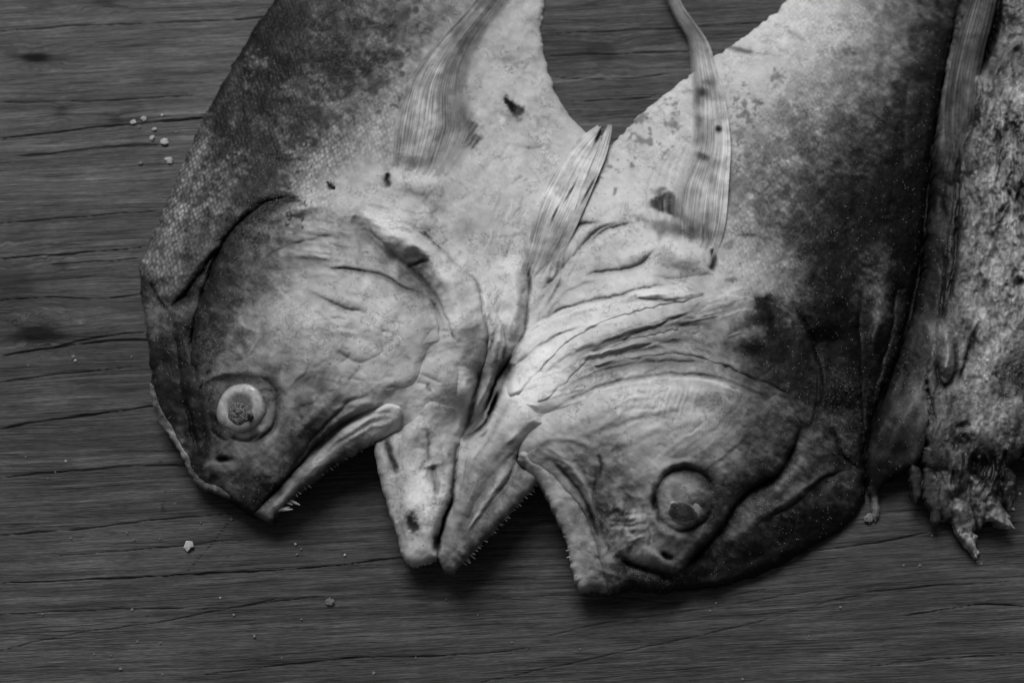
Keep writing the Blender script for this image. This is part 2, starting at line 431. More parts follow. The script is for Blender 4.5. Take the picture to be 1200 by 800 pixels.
TM = Map(); TM.warp = 0; TM.L['T'][:] = 75.0; TM.L['H'][:] = 0
TM.field('T', [(100, 50, 66), (60, 110, 64), (700, 40, 58), (80, 230, 62), (60, 330, 58), (100, 450, 54), (100, 520, 52), (60, 600, 56), (150, 700, 58),
               (350, 760, 52), (600, 760, 54), (900, 740, 54), (1150, 700, 54), (1100, 780, 52), (400, 660, 54), (-60, 400, 50), (1280, 700, 48), (600, 400, 55)], e=60)
TM.L['T'] *= 1.18
CR = TM.L['S']   # crack layer
def crack(pts, w=1.0, a=1.0, dep=0.8, jit=.7):
    w *= .72; dep *= .6
    pl = spline(pts, step=6); k = np.arange(len(pl))*.5+RNG.rand()*50
    pl[:, 1] += jit*vnoise(k, k*0, 8)
    r = TM.dist(pl, 4*w+2)
    if r is None: return
    sl, D, T, Sg = r
    wv = w*(.55+.6*np.abs(np.sin(T*9+pts[0][0])))*np.clip(np.sin(np.pi*T)*3, .15, 1)*(.6+.5*vnoise(T*len(pl)/4, T*0+pts[0][1], 5))+.12
    f = np.exp(-(D/wv)**2)*a
    TM.L['S'][sl] = np.maximum(TM.L['S'][sl], f); TM.L['H'][sl] -= dep*np.exp(-(D/(wv*1.3))**2)
for c in [([(0, 502), (60, 492), (130, 483), (200, 473)], 1.9, 1), ([(0, 417), (60, 408), (120, 400), (180, 398)], 1.3, 1),
          ([(60, 408), (110, 396), (170, 389)], 1.0, .8), ([(0, 303), (50, 300), (100, 296), (165, 290)], 1.3, .9),
          ([(0, 352), (60, 348), (110, 350), (165, 345)], .9, .8), ([(0, 262), (70, 256), (140, 250), (180, 248)], .9, .5),
          ([(60, 310), (110, 307), (165, 303)], .8, .6), ([(0, 448), (80, 437), (160, 430)], 1.0, .7),
          ([(20, 183), (60, 181), (120, 173), (190, 170)], 3.0, .55), ([(0, 163), (70, 155), (150, 146), (235, 139)], 1.6, .8),
          ([(190, 143), (235, 139), (260, 135)], 2.6, .6), ([(0, 37), (100, 30), (250, 24), (330, 20)], 1.2, .5), ([(0, 120), (120, 118), (230, 112)], 1.2, .45),
          ([(0, 683), (100, 679), (220, 673), (360, 665), (480, 652), (560, 650)], 1.2, .95), ([(0, 627), (100, 619), (200, 607), (310, 600)], 1.2, .6),
          ([(0, 762), (90, 742), (190, 728), (290, 709), (380, 698)], .8, .38), ([(0, 560), (80, 552), (170, 545), (230, 546)], 1.1, .5),
          ([(560, 800), (700, 770), (860, 735), (990, 700), (1050, 690), (1200, 680)], .8, .38), ([(1060, 721), (1100, 715), (1150, 708), (1200, 710)], 1.3, .9),
          ([(640, 745), (720, 728), (860, 708), (960, 690)], .7, .3), ([(1040, 570), (1100, 566), (1180, 560)], .9, .7), ([(880, 650), (1000, 640), (1100, 622), (1200, 612)], .9, .6),
          ([(590, 700), (700, 697), (800, 705), (900, 690)], .8, .4), ([(1020, 780), (1100, 772), (1200, 765)], .9, .5), ([(240, 790), (400, 772), (520, 768), (620, 760)], 1.0, .5),
          ([(640, 40), (740, 36), (850, 30), (900, 26)], 1.0, .4), ([(640, 66), (760, 62), (840, 60)], 1.4, .5), ([(650, 90), (720, 93), (780, 88)], .9, .4), ([(655, 120), (740, 116), (770, 112)], .9, .4),
          ([(0, 720), (120, 714), (260, 712), (330, 700)], .8, .45), ([(60, 652), (200, 640), (260, 634)], .7, .4)]:
    crack(*c)
for _ in range(10):
    u = RNG.uniform(-80, 1200); v = RNG.uniform(-60, 860); L = RNG.uniform(25, 170); sl_ = -.045+RNG.uniform(-.02, .02)
    crack([(u, v), (u+L/2, v+sl_*L/2), (u+L, v+sl_*L)], RNG.uniform(.35, .7), RNG.uniform(.15, .45), .2)
# knife scratches across the grain
crack([(188, 540), (190, 575), (192, 618)], .45, .6, .2, .3); crack([(191, 545), (195, 590), (194, 600)], .35, .4, .2, .3); crack([(271, 607), (250, 635), (219, 670)], .7, .75, .3, .3)
crack([(272, 609), (275, 625), (285, 640)], .4, .4, .2, .3); crack([(170, 700), (175, 740), (173, 760)], .3, .4, .2, .3)
def board():
    us = np.arange(-88, 1290, 3.0); vs = np.arange(-88, 888, 1.0)
    X, Y = np.meshgrid(us, vs)
    gy = Y+.05*X+3*fbm(X/380, Y/130, 2, 71)+.4*fbm(X/90, Y/50, 2, 77)
    tn = TM.get('T', X, Y); ck = TM.get('S', X, Y); H = TM.get('H', X, Y)
    for (u, v, ru, rv, s, dk) in [(41, 68, 17, 5.5, 10, .95), (45, 392, 28, 10, 12, .85), (706, 62, 20, 12, 8, .35), (136, 141, 8, 5, 5, .3), (72, 131, 7, 8, 5, .3), (124, 2, 16, 6, 8, .4), (70, 310, 10, 3, 4, .35), (18, 335, 22, 22, 10, .3)]:
        a = (X-u)/ru; bq = (Y-v)/rv; q = np.sqrt(a*a+bq*bq+1e-6)*(1+.18*fbm(X/9, Y/5, 2, int(u)))
        gy = gy+np.sign(bq)*s*np.exp(-(q/1.9)**2)*np.clip(np.abs(bq), 0, 1)
        tn = tn*(1-.55*dk*np.exp(-q**4)-.25*dk*np.exp(-(q/1.8)**2))
        ring = np.exp(-((q-.62)/.09)**2)*.55*dk
        ck = np.maximum(ck, ring*.5)
    H = H+.25*fbm(X/200, gy/30, 3, 99)+.12*fbm(X/80, gy/6, 2, 93)
    H = np.minimum(H, .2)
    V = P(X.ravel(), Y.ravel(), 0.0); V[:, 2] = H.ravel()*1e-3
    nr, nc = X.shape; I = np.arange(nr*nc).reshape(nr, nc)
    F = np.stack([I[1:, :-1], I[1:, 1:], I[:-1, 1:], I[:-1, :-1]], -1).reshape(-1, 4)
    # frame of board beyond the detailed part, and an underside
    at = [X.ravel(), gy.ravel(), ck.ravel(), ((tn/255)**2.2).ravel()]
    rim = np.concatenate([I[0, :], I[1:, -1], I[-1, :-1][::-1], I[1:-1, 0][::-1]])
    rv = V[rim]; c = rv.mean(0); o = rv.copy(); o[:, :2] = c[:2]+(rv[:, :2]-c[:2])*2.2; o[:, 2] = -.0005
    u2 = o.copy(); u2[:, 2] = -.03
    n0 = len(V); n = len(rim); A = rim; B = n0+np.arange(n); C2 = n0+n+np.arange(n)
    q1 = np.stack([A, np.roll(A, -1), np.roll(B, -1), B], 1); q2 = np.stack([B, np.roll(B, -1), np.roll(C2, -1), C2], 1)
    V = np.vstack([V, o, u2])
    ex = 600+(at[0][rim]-600)*2.2; ey = 400+(at[1][rim]-400)*2.2
    at2 = {'gx': np.r_[at[0], ex, ex], 'gy': np.r_[at[1], ey, ey], 'crack': np.r_[at[2], at[2][rim]*0, at[2][rim]*0], 'wtone': np.r_[at[3], at[3][rim], at[3][rim]]}
    ob = mesh_obj('table_top', V, np.vstack([F, q1[:, ::-1], q2[:, ::-1]]), wood_mat(), None, at2)
    ob['kind'] = 'structure'; ob['label'] = 'weathered dark wooden table top with cracked horizontal grain under the fish'; ob['category'] = 'table'
board()

# ------------------------------------------------------------------ the split fish: height and tone maps (pigment plus painted fold shade)
A = Map()
A.heights([(340, -60, 3), (322, 0, 3), (275, 75, 3), (240, 135, 3), (205, 210, 4), (163, 318, 5), (170, 400, 5),
  (330, 60, 11), (400, 100, 16), (400, -40, 12), (500, -40, 14), (500, 100, 16), (600, 60, 8), (634, 30, 2.5), (630, -60, 3), (650, 110, 2.5), (682, 152, 4), (600, 140, 11), (500, 200, 17),
  (300, 200, 15), (230, 250, 11), (420, 210, 18), (260, 170, 10), (200, 290, 11),
  (260, 330, 15), (350, 280, 21), (430, 270, 22), (340, 380, 27), (420, 400, 27), (480, 420, 24), (290, 400, 23), (225, 400, 12), (200, 400, 11), (180, 440, 6),
  (280, 470, 19), (230, 500, 11), (208, 520, 6), (265, 572, 7), (300, 598, 8), (370, 510, 16), (330, 510, 19), (430, 480, 19.5), (470, 490, 17.5), (390, 450, 24), (320, 605, 8),
  (540, 400, 22), (520, 450, 22), (548, 452, 19), (500, 470, 20.5), (580, 350, 18), (620, 380, 13), (620, 330, 14), (600, 280, 15), (660, 250, 14), (600, 200, 13), (560, 450, 13), (550, 490, 9),
  (490, 500, 18), (480, 600, 14), (490, 650, 11), (445, 540, 13), (560, 600, 16), (530, 660, 12), (610, 540, 18), (590, 480, 20),
  (700, 200, 9), (722, 162, 4), (760, 220, 14), (800, 97, 3), (860, 50, 3), (905, 15, 3), (950, -50, 3), (830, 150, 12), (900, 100, 14), (950, 40, 10), (1000, 150, 17), (1010, -50, 12),
  (1105, 90, 8), (1095, 160, 7), (1080, 300, 6), (1040, 450, 6), (1012, 560, 5), (1120, -40, 6), (1040, 200, 14), (1000, 300, 17), (900, 250, 19), (830, 280, 20), (760, 300, 19), (700, 320, 17),
  (700, 400, 25), (800, 380, 25), (900, 380, 21), (750, 450, 28), (850, 450, 27), (930, 450, 19), (980, 400, 15), (800, 520, 27), (700, 520, 24), (870, 550, 21), (935, 520, 13),
  (810, 590, 22), (960, 590, 8), (900, 660, 4), (820, 688, 5), (740, 684, 9), (690, 690, 9), (645, 560, 17), (665, 600, 14), (720, 600, 20), (610, 530, 19), (780, 660, 13)])
# pigment with shading mixed in, left cheek lightened to offset shade (0..255 display greys)
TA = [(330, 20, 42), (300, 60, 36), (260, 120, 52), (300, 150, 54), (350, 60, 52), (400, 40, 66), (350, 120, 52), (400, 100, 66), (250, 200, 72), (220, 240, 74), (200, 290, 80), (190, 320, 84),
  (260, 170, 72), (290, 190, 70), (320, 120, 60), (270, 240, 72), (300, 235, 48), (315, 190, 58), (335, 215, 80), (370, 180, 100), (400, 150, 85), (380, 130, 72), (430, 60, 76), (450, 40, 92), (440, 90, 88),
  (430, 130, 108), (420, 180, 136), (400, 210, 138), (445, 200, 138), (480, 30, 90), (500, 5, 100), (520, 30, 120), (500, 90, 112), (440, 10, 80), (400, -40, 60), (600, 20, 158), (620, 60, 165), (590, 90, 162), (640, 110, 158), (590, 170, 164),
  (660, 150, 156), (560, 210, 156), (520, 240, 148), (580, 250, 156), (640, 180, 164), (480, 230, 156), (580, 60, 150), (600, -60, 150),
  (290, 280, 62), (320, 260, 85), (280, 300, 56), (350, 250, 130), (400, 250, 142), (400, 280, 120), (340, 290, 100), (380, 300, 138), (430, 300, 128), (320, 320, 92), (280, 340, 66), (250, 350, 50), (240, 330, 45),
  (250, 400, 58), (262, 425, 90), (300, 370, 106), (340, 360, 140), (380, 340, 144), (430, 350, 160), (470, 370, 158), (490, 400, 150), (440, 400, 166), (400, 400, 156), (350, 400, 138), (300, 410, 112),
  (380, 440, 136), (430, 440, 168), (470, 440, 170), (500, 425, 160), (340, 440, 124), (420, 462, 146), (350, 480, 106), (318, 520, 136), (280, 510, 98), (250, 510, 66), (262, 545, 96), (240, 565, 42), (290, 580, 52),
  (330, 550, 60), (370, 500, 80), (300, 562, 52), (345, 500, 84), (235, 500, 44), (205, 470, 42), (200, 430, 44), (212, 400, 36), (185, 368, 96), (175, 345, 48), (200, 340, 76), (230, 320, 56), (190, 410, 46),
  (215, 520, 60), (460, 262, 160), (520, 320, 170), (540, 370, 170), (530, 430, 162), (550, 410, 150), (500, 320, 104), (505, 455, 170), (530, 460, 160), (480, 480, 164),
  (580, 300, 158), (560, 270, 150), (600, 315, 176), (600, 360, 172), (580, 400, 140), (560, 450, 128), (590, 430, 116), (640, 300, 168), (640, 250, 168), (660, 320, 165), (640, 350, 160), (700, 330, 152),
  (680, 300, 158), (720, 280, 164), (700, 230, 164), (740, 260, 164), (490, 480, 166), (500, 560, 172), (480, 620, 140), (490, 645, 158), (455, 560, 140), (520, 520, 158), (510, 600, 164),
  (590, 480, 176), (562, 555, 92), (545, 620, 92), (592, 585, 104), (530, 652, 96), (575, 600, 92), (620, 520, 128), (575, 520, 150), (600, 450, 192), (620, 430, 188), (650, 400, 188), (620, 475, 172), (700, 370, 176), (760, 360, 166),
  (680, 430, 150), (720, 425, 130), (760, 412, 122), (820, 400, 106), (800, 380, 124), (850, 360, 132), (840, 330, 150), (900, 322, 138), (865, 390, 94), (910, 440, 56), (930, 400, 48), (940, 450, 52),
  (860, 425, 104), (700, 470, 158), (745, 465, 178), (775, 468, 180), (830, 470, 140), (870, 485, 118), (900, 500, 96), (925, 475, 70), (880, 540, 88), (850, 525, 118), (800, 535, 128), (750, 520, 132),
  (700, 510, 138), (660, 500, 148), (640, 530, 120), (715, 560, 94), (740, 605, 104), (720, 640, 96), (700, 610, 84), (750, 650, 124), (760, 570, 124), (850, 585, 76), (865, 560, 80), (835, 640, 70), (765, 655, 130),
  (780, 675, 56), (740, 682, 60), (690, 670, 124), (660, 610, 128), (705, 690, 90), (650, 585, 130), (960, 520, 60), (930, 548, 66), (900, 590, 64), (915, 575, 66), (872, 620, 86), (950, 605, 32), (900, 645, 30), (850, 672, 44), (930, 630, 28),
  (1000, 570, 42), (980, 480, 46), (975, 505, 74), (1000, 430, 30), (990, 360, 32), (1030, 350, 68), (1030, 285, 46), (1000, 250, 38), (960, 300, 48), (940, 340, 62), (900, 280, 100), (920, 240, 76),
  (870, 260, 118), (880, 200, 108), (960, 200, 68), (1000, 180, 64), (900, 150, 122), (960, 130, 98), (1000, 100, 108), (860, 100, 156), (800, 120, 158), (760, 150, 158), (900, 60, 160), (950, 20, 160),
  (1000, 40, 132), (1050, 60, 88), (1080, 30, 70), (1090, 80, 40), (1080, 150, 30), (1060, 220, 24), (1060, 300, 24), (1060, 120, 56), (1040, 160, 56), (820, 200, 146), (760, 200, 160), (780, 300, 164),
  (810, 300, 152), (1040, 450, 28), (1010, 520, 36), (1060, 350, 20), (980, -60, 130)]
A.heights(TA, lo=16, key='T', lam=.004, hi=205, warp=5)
A.field('S', [(300, 60, .9), (260, 150, 1), (220, 240, 1), (190, 310, .8), (330, 140, .9), (400, 60, .5), (380, 170, .7), (440, 150, .35), (500, 60, .1), (420, 210, .0), (600, 100, 0), (500, 200, .05), (300, 240, .5),
  (260, 330, .15), (200, 380, .2), (350, 300, 0), (300, 450, 0), (200, 500, 0), (450, 400, 0), (600, 300, 0), (600, 500, 0), (700, 200, 0), (850, 100, .05), (900, 250, .3), (960, 250, .45), (1000, 180, .4), (1020, 320, .5),
  (1050, 80, .15), (940, 350, .3), (900, 400, 0), (800, 500, 0), (1000, 450, .2), (950, 560, 0), (800, 350, 0), (750, 300, 0)], e=20)
A.field('N', [(300, 60, .1), (250, 200, .15), (180, 350, .25), (250, 350, .15), (260, 430, .38), (300, 370, .3), (350, 300, .2), (330, 260, .3), (450, 350, .1), (450, 420, .15), (330, 440, .35), (300, 500, .25), (240, 560, .15), (215, 500, .08), (200, 450, .08),
  (420, 210, .2), (600, 150, .03), (600, 300, .05), (500, 560, .08), (560, 600, .05), (700, 400, .06), (760, 460, .4), (800, 460, .3), (730, 470, .25), (850, 530, .18), (720, 580, .12), (740, 640, .3), (900, 430, .12), (980, 490, .26), (970, 520, .2),
  (900, 600, .3), (870, 615, .3), (940, 570, .1), (900, 650, .02), (1000, 350, .08), (950, 250, .1), (880, 230, .15), (1030, 350, .1), (900, 150, .08), (850, 80, .03), (930, 660, .05), (800, 600, .12), (950, 340, .2), (1030, 520, .1)], e=18)

# broad folds of the head
for pts, w_, h_ in [([(300, 262), (350, 246), (400, 246), (450, 266)], 16, 2.0), ([(440, 262), (500, 300), (535, 345), (545, 400)], 15, 2.5), ([(380, 300), (440, 305), (490, 325)], 9, -1.2),
        ([(360, 345), (420, 350), (480, 375), (500, 420)], 22, 2.2), ([(240, 440), (280, 425), (330, 430)], 14, 1.8), ([(350, 440), (380, 470), (360, 520)], 16, -1.6),
        ([(620, 440), (680, 400), (760, 375), (840, 362)], 13, 2.2), ([(690, 428), (760, 414), (830, 420), (900, 450)], 10, -1.4), ([(680, 490), (760, 462), (840, 462), (900, 490)], 20, 2.4),
        ([(700, 520), (740, 560), (745, 620)], 20, -1.5), ([(860, 480), (900, 520), (880, 560)], 16, 1.0), ([(930, 560), (890, 600), (850, 640)], 10, 1.5), ([(965, 510), (975, 550), (950, 590)], 12, -1.2),
        ([(960, 380), (985, 440), (990, 500)], 14, -1.6), ([(950, 300), (960, 350), (980, 400)], 16, 1.4), ([(600, 300), (605, 350), (600, 400)], 14, 1.6), ([(650, 230), (655, 290), (640, 340)], 14, 1.2)]:
    A.stroke(pts, w_, 'ridge', h_)
# general unevenness of dried skin
A.L['H'] += .9*fbm(A.U/50, A.V/50, 3, 31, .45)+.07*fbm(A.U/9, A.V/9, 3, 37)
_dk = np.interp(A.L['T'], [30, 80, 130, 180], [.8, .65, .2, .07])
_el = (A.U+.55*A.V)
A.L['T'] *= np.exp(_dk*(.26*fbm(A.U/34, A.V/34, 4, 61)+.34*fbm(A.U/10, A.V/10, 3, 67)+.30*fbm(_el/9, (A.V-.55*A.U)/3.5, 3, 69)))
A.L['H'] += .035*fbm(A.U/3.2, A.V/3.2, 2, 41)*np.interp(A.L['T'], [40, 120], [1.8, .6])
S = A.stroke  # crease tones paint shade into the folds, beside the height
# --- left head: crevices
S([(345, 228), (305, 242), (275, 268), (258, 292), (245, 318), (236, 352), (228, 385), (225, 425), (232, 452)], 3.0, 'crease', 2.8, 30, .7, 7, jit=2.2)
S([(352, 232), (325, 235), (300, 248), (278, 270)], 6, 'ridge', -.6, 24, .7, 7, jit=3)
S([(360, 238), (335, 246), (310, 262), (285, 290), (268, 330)], 4, 'ridge', .6, 128, .35, 3.5, jit=4)
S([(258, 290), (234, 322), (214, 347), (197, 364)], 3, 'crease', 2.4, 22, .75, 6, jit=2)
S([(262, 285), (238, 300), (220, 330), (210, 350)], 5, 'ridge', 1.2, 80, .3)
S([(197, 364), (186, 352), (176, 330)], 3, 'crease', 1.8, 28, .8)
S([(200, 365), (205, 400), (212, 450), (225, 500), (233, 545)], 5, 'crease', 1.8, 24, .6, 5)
S([(355, 312), (380, 313), (437, 321), (470, 335), (500, 349), (514, 370), (518, 392)], 4, 'crease', 3.2, 56, .8, 3.2)
S([(360, 320), (400, 322), (440, 328), (480, 346), (505, 370)], 8, 'ridge', 1.0, 158, .3)
S([(412, 256), (428, 275), (446, 294), (466, 308)], 6, 'ridge', -1.6, 76, .6, 6)  # soft shadow of the groove painted into the tone
S([(405, 252), (430, 278), (465, 306), (490, 330), (510, 360), (520, 400)], 10, 'ridge', -2.2)
S([(476, 314), (490, 309), (504, 304)], 2.6, 'ridge', -1.4, 10, .97, 2.8)
S([(475, 318), (490, 335), (505, 350)], 7, 'crease', .8, 96, .6, 9)
S([(430, 242), (485, 268), (515, 290), (540, 315), (560, 337), (570, 387), (570, 417), (562, 450)], 4.5, 'crease', 3.0, 84, .65, 3)
S([(425, 252), (470, 275), (505, 300), (530, 335), (543, 380), (540, 430)], 15, 'ridge', 4.6, 180, .55, 12)
S([(455, 250), (480, 266), (508, 287)], 2.5, 'ridge', 1.0, 185, .5)
S([(555, 347), (568, 362), (572, 382), (570, 400)], 7, 'ridge', 2.0, 184, .6)
S([(352, 340), (375, 348), (405, 362), (430, 366)], 3, 'crease', 1.3, 96, .5)
S([(395, 412), (420, 425), (445, 415), (455, 400)], 5, 'crease', .9, 104, .45, 7)
S([(395, 275), (350, 285), (315, 300), (300, 320)], 4, 'crease', 1.0, 80, .4)
S([(340, 245), (370, 240), (395, 238), (420, 250)], 6, 'ridge', 1.2, 150, .3)
S([(300, 245), (330, 233), (352, 235)], 5, 'crease', 1.0, 18, .8, 5)
S([(258, 410), (248, 430), (236, 455), (235, 480), (240, 520), (245, 555)], 6, 'crease', 1.6, 34, .5, 6)
S([(272, 400), (285, 375), (310, 350), (300, 340)], 5, 'ridge', .8, 110, .3)
S([(290, 340), (280, 370), (300, 395), (290, 425)], 2.5, 'ridge', .5, 150, .35, jit=4)
A.fan([(330, 250), (380, 262), (440, 282)], [(290, 330), (340, 330), (420, 325)], 40, 2.2, .55, 84, .5, 3)
A.fan([(350, 320), (420, 330), (490, 360)], [(300, 400), (380, 400), (470, 420)], 26, 3, .35, 100, .3, 4)
A.fan([(430, 240), (500, 290), (540, 340), (548, 430)], [(450, 300), (495, 330), (520, 380), (522, 440)], 22, 2.5, .35, 130, .3, 1.5)
# left face relief
S([(230, 452), (246, 443), (262, 438), (290, 436), (312, 445)], 5, 'ridge', 1.4, 108, .5, 8)
S([(300, 440), (318, 450), (325, 470), (321, 496), (305, 514), (285, 519)], 4, 'crease', 1.5, 46, .65, 7)
S([(250, 455), (245, 480), (250, 505), (268, 520)], 5, 'crease', 1.2, 62, .5)
S([(268, 512), (285, 518), (305, 508)], 4, 'crease', .9, 70, .5)
S([(240, 540), (262, 552), (280, 548)], 5, 'ridge', .9, 112, .6, 5)
A.blob(262, 539, 7, 3.4, 5, -1.6, 20, 1, rag=.1); A.blob(263, 544, 10, 3.5, 5, .4, 104, .5, rag=.1)
S([(335, 560), (370, 510), (395, 485), (410, 470), (432, 464)], 4, 'crease', 1.4, 52, .7, 4)
S([(388, 482), (412, 474), (436, 472)], 3, 'ridge', .8, 138, .6, 4)
S([(350, 555), (380, 520), (402, 498), (430, 483)], 3, 'crease', 1.0, 50, .6, 5)
S([(340, 520), (365, 490), (385, 470), (395, 450)], 6, 'ridge', .8, 70, .2)
# throat seam and jaws
S([(474, 486), (450, 492), (420, 504), (390, 526), (360, 552), (335, 580), (312, 602)], 8, 'ridge', .3, 150, .8, 9, taper=False)
for k_ in (0, 5, 10, 15):
    S([(468-k_*.2, 482+k_), (440, 484+k_), (410, 500+k_), (380, 522+k_), (350, 552+k_*.8)], 2.2, 'ridge', .2 if k_ % 2 else -.25, 158 if k_ % 2 else 112, .35, 1.8)
S([(470, 480), (445, 480), (415, 494), (390, 512)], 7, 'ridge', .4, 160, .35, 7)
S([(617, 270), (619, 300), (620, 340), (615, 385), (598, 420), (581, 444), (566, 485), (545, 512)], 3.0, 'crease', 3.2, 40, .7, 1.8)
S([(600, 425), (585, 455), (572, 490), (557, 505), (543, 516)], 6, 'crease', 5.5, 12, .85, 5)  # deep throat pocket, its shade painted dark as well
S([(590, 448), (577, 470), (570, 500), (552, 514)], 2.5, 'ridge', 1.2, 150, .6, 2.2)
S([(575, 440), (562, 470), (553, 500)], 2.5, 'ridge', 1.0, 130, .5, 2)
S([(596, 300), (604, 330), (604, 370), (595, 400)], 12, 'ridge', 1.6, 186, .5, 10)
S([(585, 400), (583, 430), (572, 460)], 4, 'crease', 1.4, 96, .5)
S([(562, 425), (560, 455), (550, 490), (542, 515)], 4, 'crease', 2.0, 82, .5)
S([(548, 440), (545, 475), (535, 510)], 6, 'ridge', 1.5, 160, .3)
A.fan([(560, 340), (575, 400), (560, 450), (540, 500)], [(612, 360), (606, 400), (585, 440), (560, 480)], 26, 2.2, .8, 92, .5, 1.5)
A.fan([(560, 250), (600, 280), (612, 330)], [(640, 200), (640, 250), (625, 320)], 26, 2.2, .4, 125, .35, 2)
A.fan([(622, 290), (640, 320), (625, 372)], [(690, 270), (670, 320), (640, 362)], 34, 2.0, .6, 118, .45, 2)
S([(622, 330), (640, 310), (662, 282), (680, 262), (705, 262)], 3, 'crease', 1.6, 96, .6, 2.5)
S([(632, 345), (655, 320), (672, 300), (700, 270), (722, 262)], 3.2, 'crease', 1.5, 104, .5, 2.5)
S([(690, 290), (705, 272), (725, 264), (748, 262)], 3, 'crease', 1.3, 100, .5)
S([(686, 322), (720, 317), (745, 312), (760, 300), (772, 290)], 4, 'crease', 1.8, 104, .55, 3)
S([(725, 308), (748, 298), (765, 288)], 6, 'ridge', 1.4, 184, .5, 6)
S([(640, 372), (660, 345), (680, 335), (705, 328)], 3, 'crease', 1.0, 116, .5)
# right gill membrane folds
S([(608, 396), (625, 384), (650, 370), (675, 360), (720, 350), (755, 340), (792, 337), (815, 336)], 9, 'right', 1.9, 186, .35, 7)
S([(612, 389), (650, 366), (675, 357), (720, 347), (755, 337), (792, 333)], 2.5, 'crease', 1.6, 80, .5, 2.0)
S([(735, 349), (760, 344), (790, 343), (815, 340)], 4, 'ridge', 1.0, 190, .7, 4)
S([(720, 354), (745, 350), (780, 352), (810, 350)], 3, 'crease', 1.0, 90, .5, 2.5)
S([(590, 440), (620, 415), (650, 395), (690, 380)], 2.5, 'crease', 1.8, 96, .6, 2.2)
S([(582, 452), (612, 424), (640, 402), (680, 384), (740, 375)], 3.0, 'ridge', .9, 196, .4, 5)
S([(655, 440), (685, 415), (712, 405), (745, 392), (770, 382), (805, 368), (835, 360)], 3.2, 'crease', 1.4, 66, .45, 2.6)
S([(660, 437), (680, 419), (717, 411), (755, 402), (792, 410), (830, 418), (865, 430)], 4, 'ridge', 1.2, 152, .5, 4)
S([(645, 470), (670, 450), (700, 436), (740, 427), (790, 424), (840, 427), (887, 448), (932, 476)], 4, 'crease', 1.0, 72, .5, 5)
S([(640, 485), (680, 462), (730, 445), (790, 438), (843, 443), (890, 463), (928, 484), (940, 498)], 2.5, 'crease', 1.0, 60, .5, 2.2)
S([(660, 480), (690, 462), (740, 449), (790, 443), (835, 447), (880, 466)], 2.5, 'ridge', .5, 186, .6, 2.2)
S([(700, 425), (740, 412), (800, 400), (850, 405), (900, 425)], 13, 'ridge', -.6, 88, .35, 12)
for k_ in range(14):
    x_ = 735+k_*6.5; S([(x_, 450), (x_-4, 466), (x_-12, 486+RNG.uniform(-6, 8))], 2.5, 'ridge', .25, 196, .35, 2.4)
S([(690, 430), (740, 418), (800, 418), (850, 430)], 5, 'ridge', .8, 140, .3)
A.fan([(650, 420), (720, 385), (800, 362), (850, 350)], [(650, 450), (730, 425), (820, 425), (900, 460)], 40, 2.4, .5, 84, .45, 2)
A.fan([(590, 470), (630, 420), (690, 380), (760, 362)], [(620, 480), (660, 440), (700, 420), (760, 400)], 18, 2.2, .35, 140, .3, 1.5)
S([(917, 357), (934, 375), (947, 400), (955, 425), (960, 450), (955, 480)], 4, 'ridge', 1.4, 92, .5, 3)
S([(922, 352), (945, 380), (960, 420), (968, 460), (975, 500)], 4, 'crease', 1.8, 26, .5, 4)
for q in [(902, 360, 15, 10, 25, 1), (907, 378, 10, 14, 0, .95), (890, 377, 17, 7, 20, .6), (888, 412, 20, 8, 10, .7), (922, 405, 16, 20, 0, .5), (912, 392, 10, 10, 0, .8), (900, 358, 12, 6, 30, 1), (908, 374, 7, 10, 0, 1), (900, 425, 26, 14, 20, .35)]:
    A.blob(q[0], q[1], q[2], q[3], q[4], -.5, 12, q[5], rag=.5, p=1.1)
# right face
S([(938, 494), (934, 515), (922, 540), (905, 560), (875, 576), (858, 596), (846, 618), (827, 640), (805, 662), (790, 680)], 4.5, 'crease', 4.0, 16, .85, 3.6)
S([(985, 545), (952, 566), (920, 588), (895, 606), (866, 630)], 5, 'ridge', 1.3, 118, .4, 6)
S([(1000, 548), (965, 562), (935, 588), (905, 605), (880, 615)], 3, 'crease', 1.4, 30, .6, 3)
S([(975, 500), (985, 530), (1000, 545), (1012, 552)], 3, 'crease', 1.6, 20, .6, 3)
S([(935, 470), (950, 500), (952, 530), (935, 552), (905, 572)], 8, 'ridge', 1.0, 90, .2)
S([(810, 686), (850, 676), (900, 655), (940, 630)], 6, 'ridge', .8, 76, .3)
S([(766, 560), (762, 585), (768, 608), (784, 625), (806, 632)], 6, 'ridge', 1.6, 136, .4, 6)
S([(772, 566), (768, 590), (776, 612), (795, 622), (815, 618), (830, 605), (838, 590)], 4, 'crease', 2.2, 44, .65, 4)
S([(766, 600), (768, 575), (782, 556), (800, 550), (820, 554), (834, 568), (836, 590)], 5, 'crease', 2.2, 38, .65, 8)  # socket shade painted around the upper side of the eye
S([(770, 556), (785, 546), (810, 542), (835, 552)], 4, 'ridge', 1.2, 118, .35)
S([(755, 640), (770, 655), (785, 664), (800, 655), (812, 640), (825, 620)], 5, 'ridge', 1.4, 140, .55, 5)
A.blob(781, 652, 8, 3.6, 28, -1.8, 12, 1, rag=.1)
for k_ in range(30):
    x_ = RNG.uniform(712, 770); y_ = RNG.uniform(560, 640); S([(x_, y_), (x_-2, y_+6), (x_-1, y_+RNG.uniform(9, 16))], RNG.uniform(1.4, 2.4), 'ridge', .3, RNG.choice([150, 62]), .5, 1.8, jit=1.5)
for k_ in range(40):
    x_ = RNG.uniform(330, 470); y_ = RNG.uniform(238, 300); S([(x_, y_), (x_+10, y_+2), (x_+RNG.uniform(14, 34), y_+RNG.uniform(2, 9))], RNG.uniform(1.2, 2), 'ridge', .2, RNG.choice([160, 84]), .35, 1.5, jit=1.5)
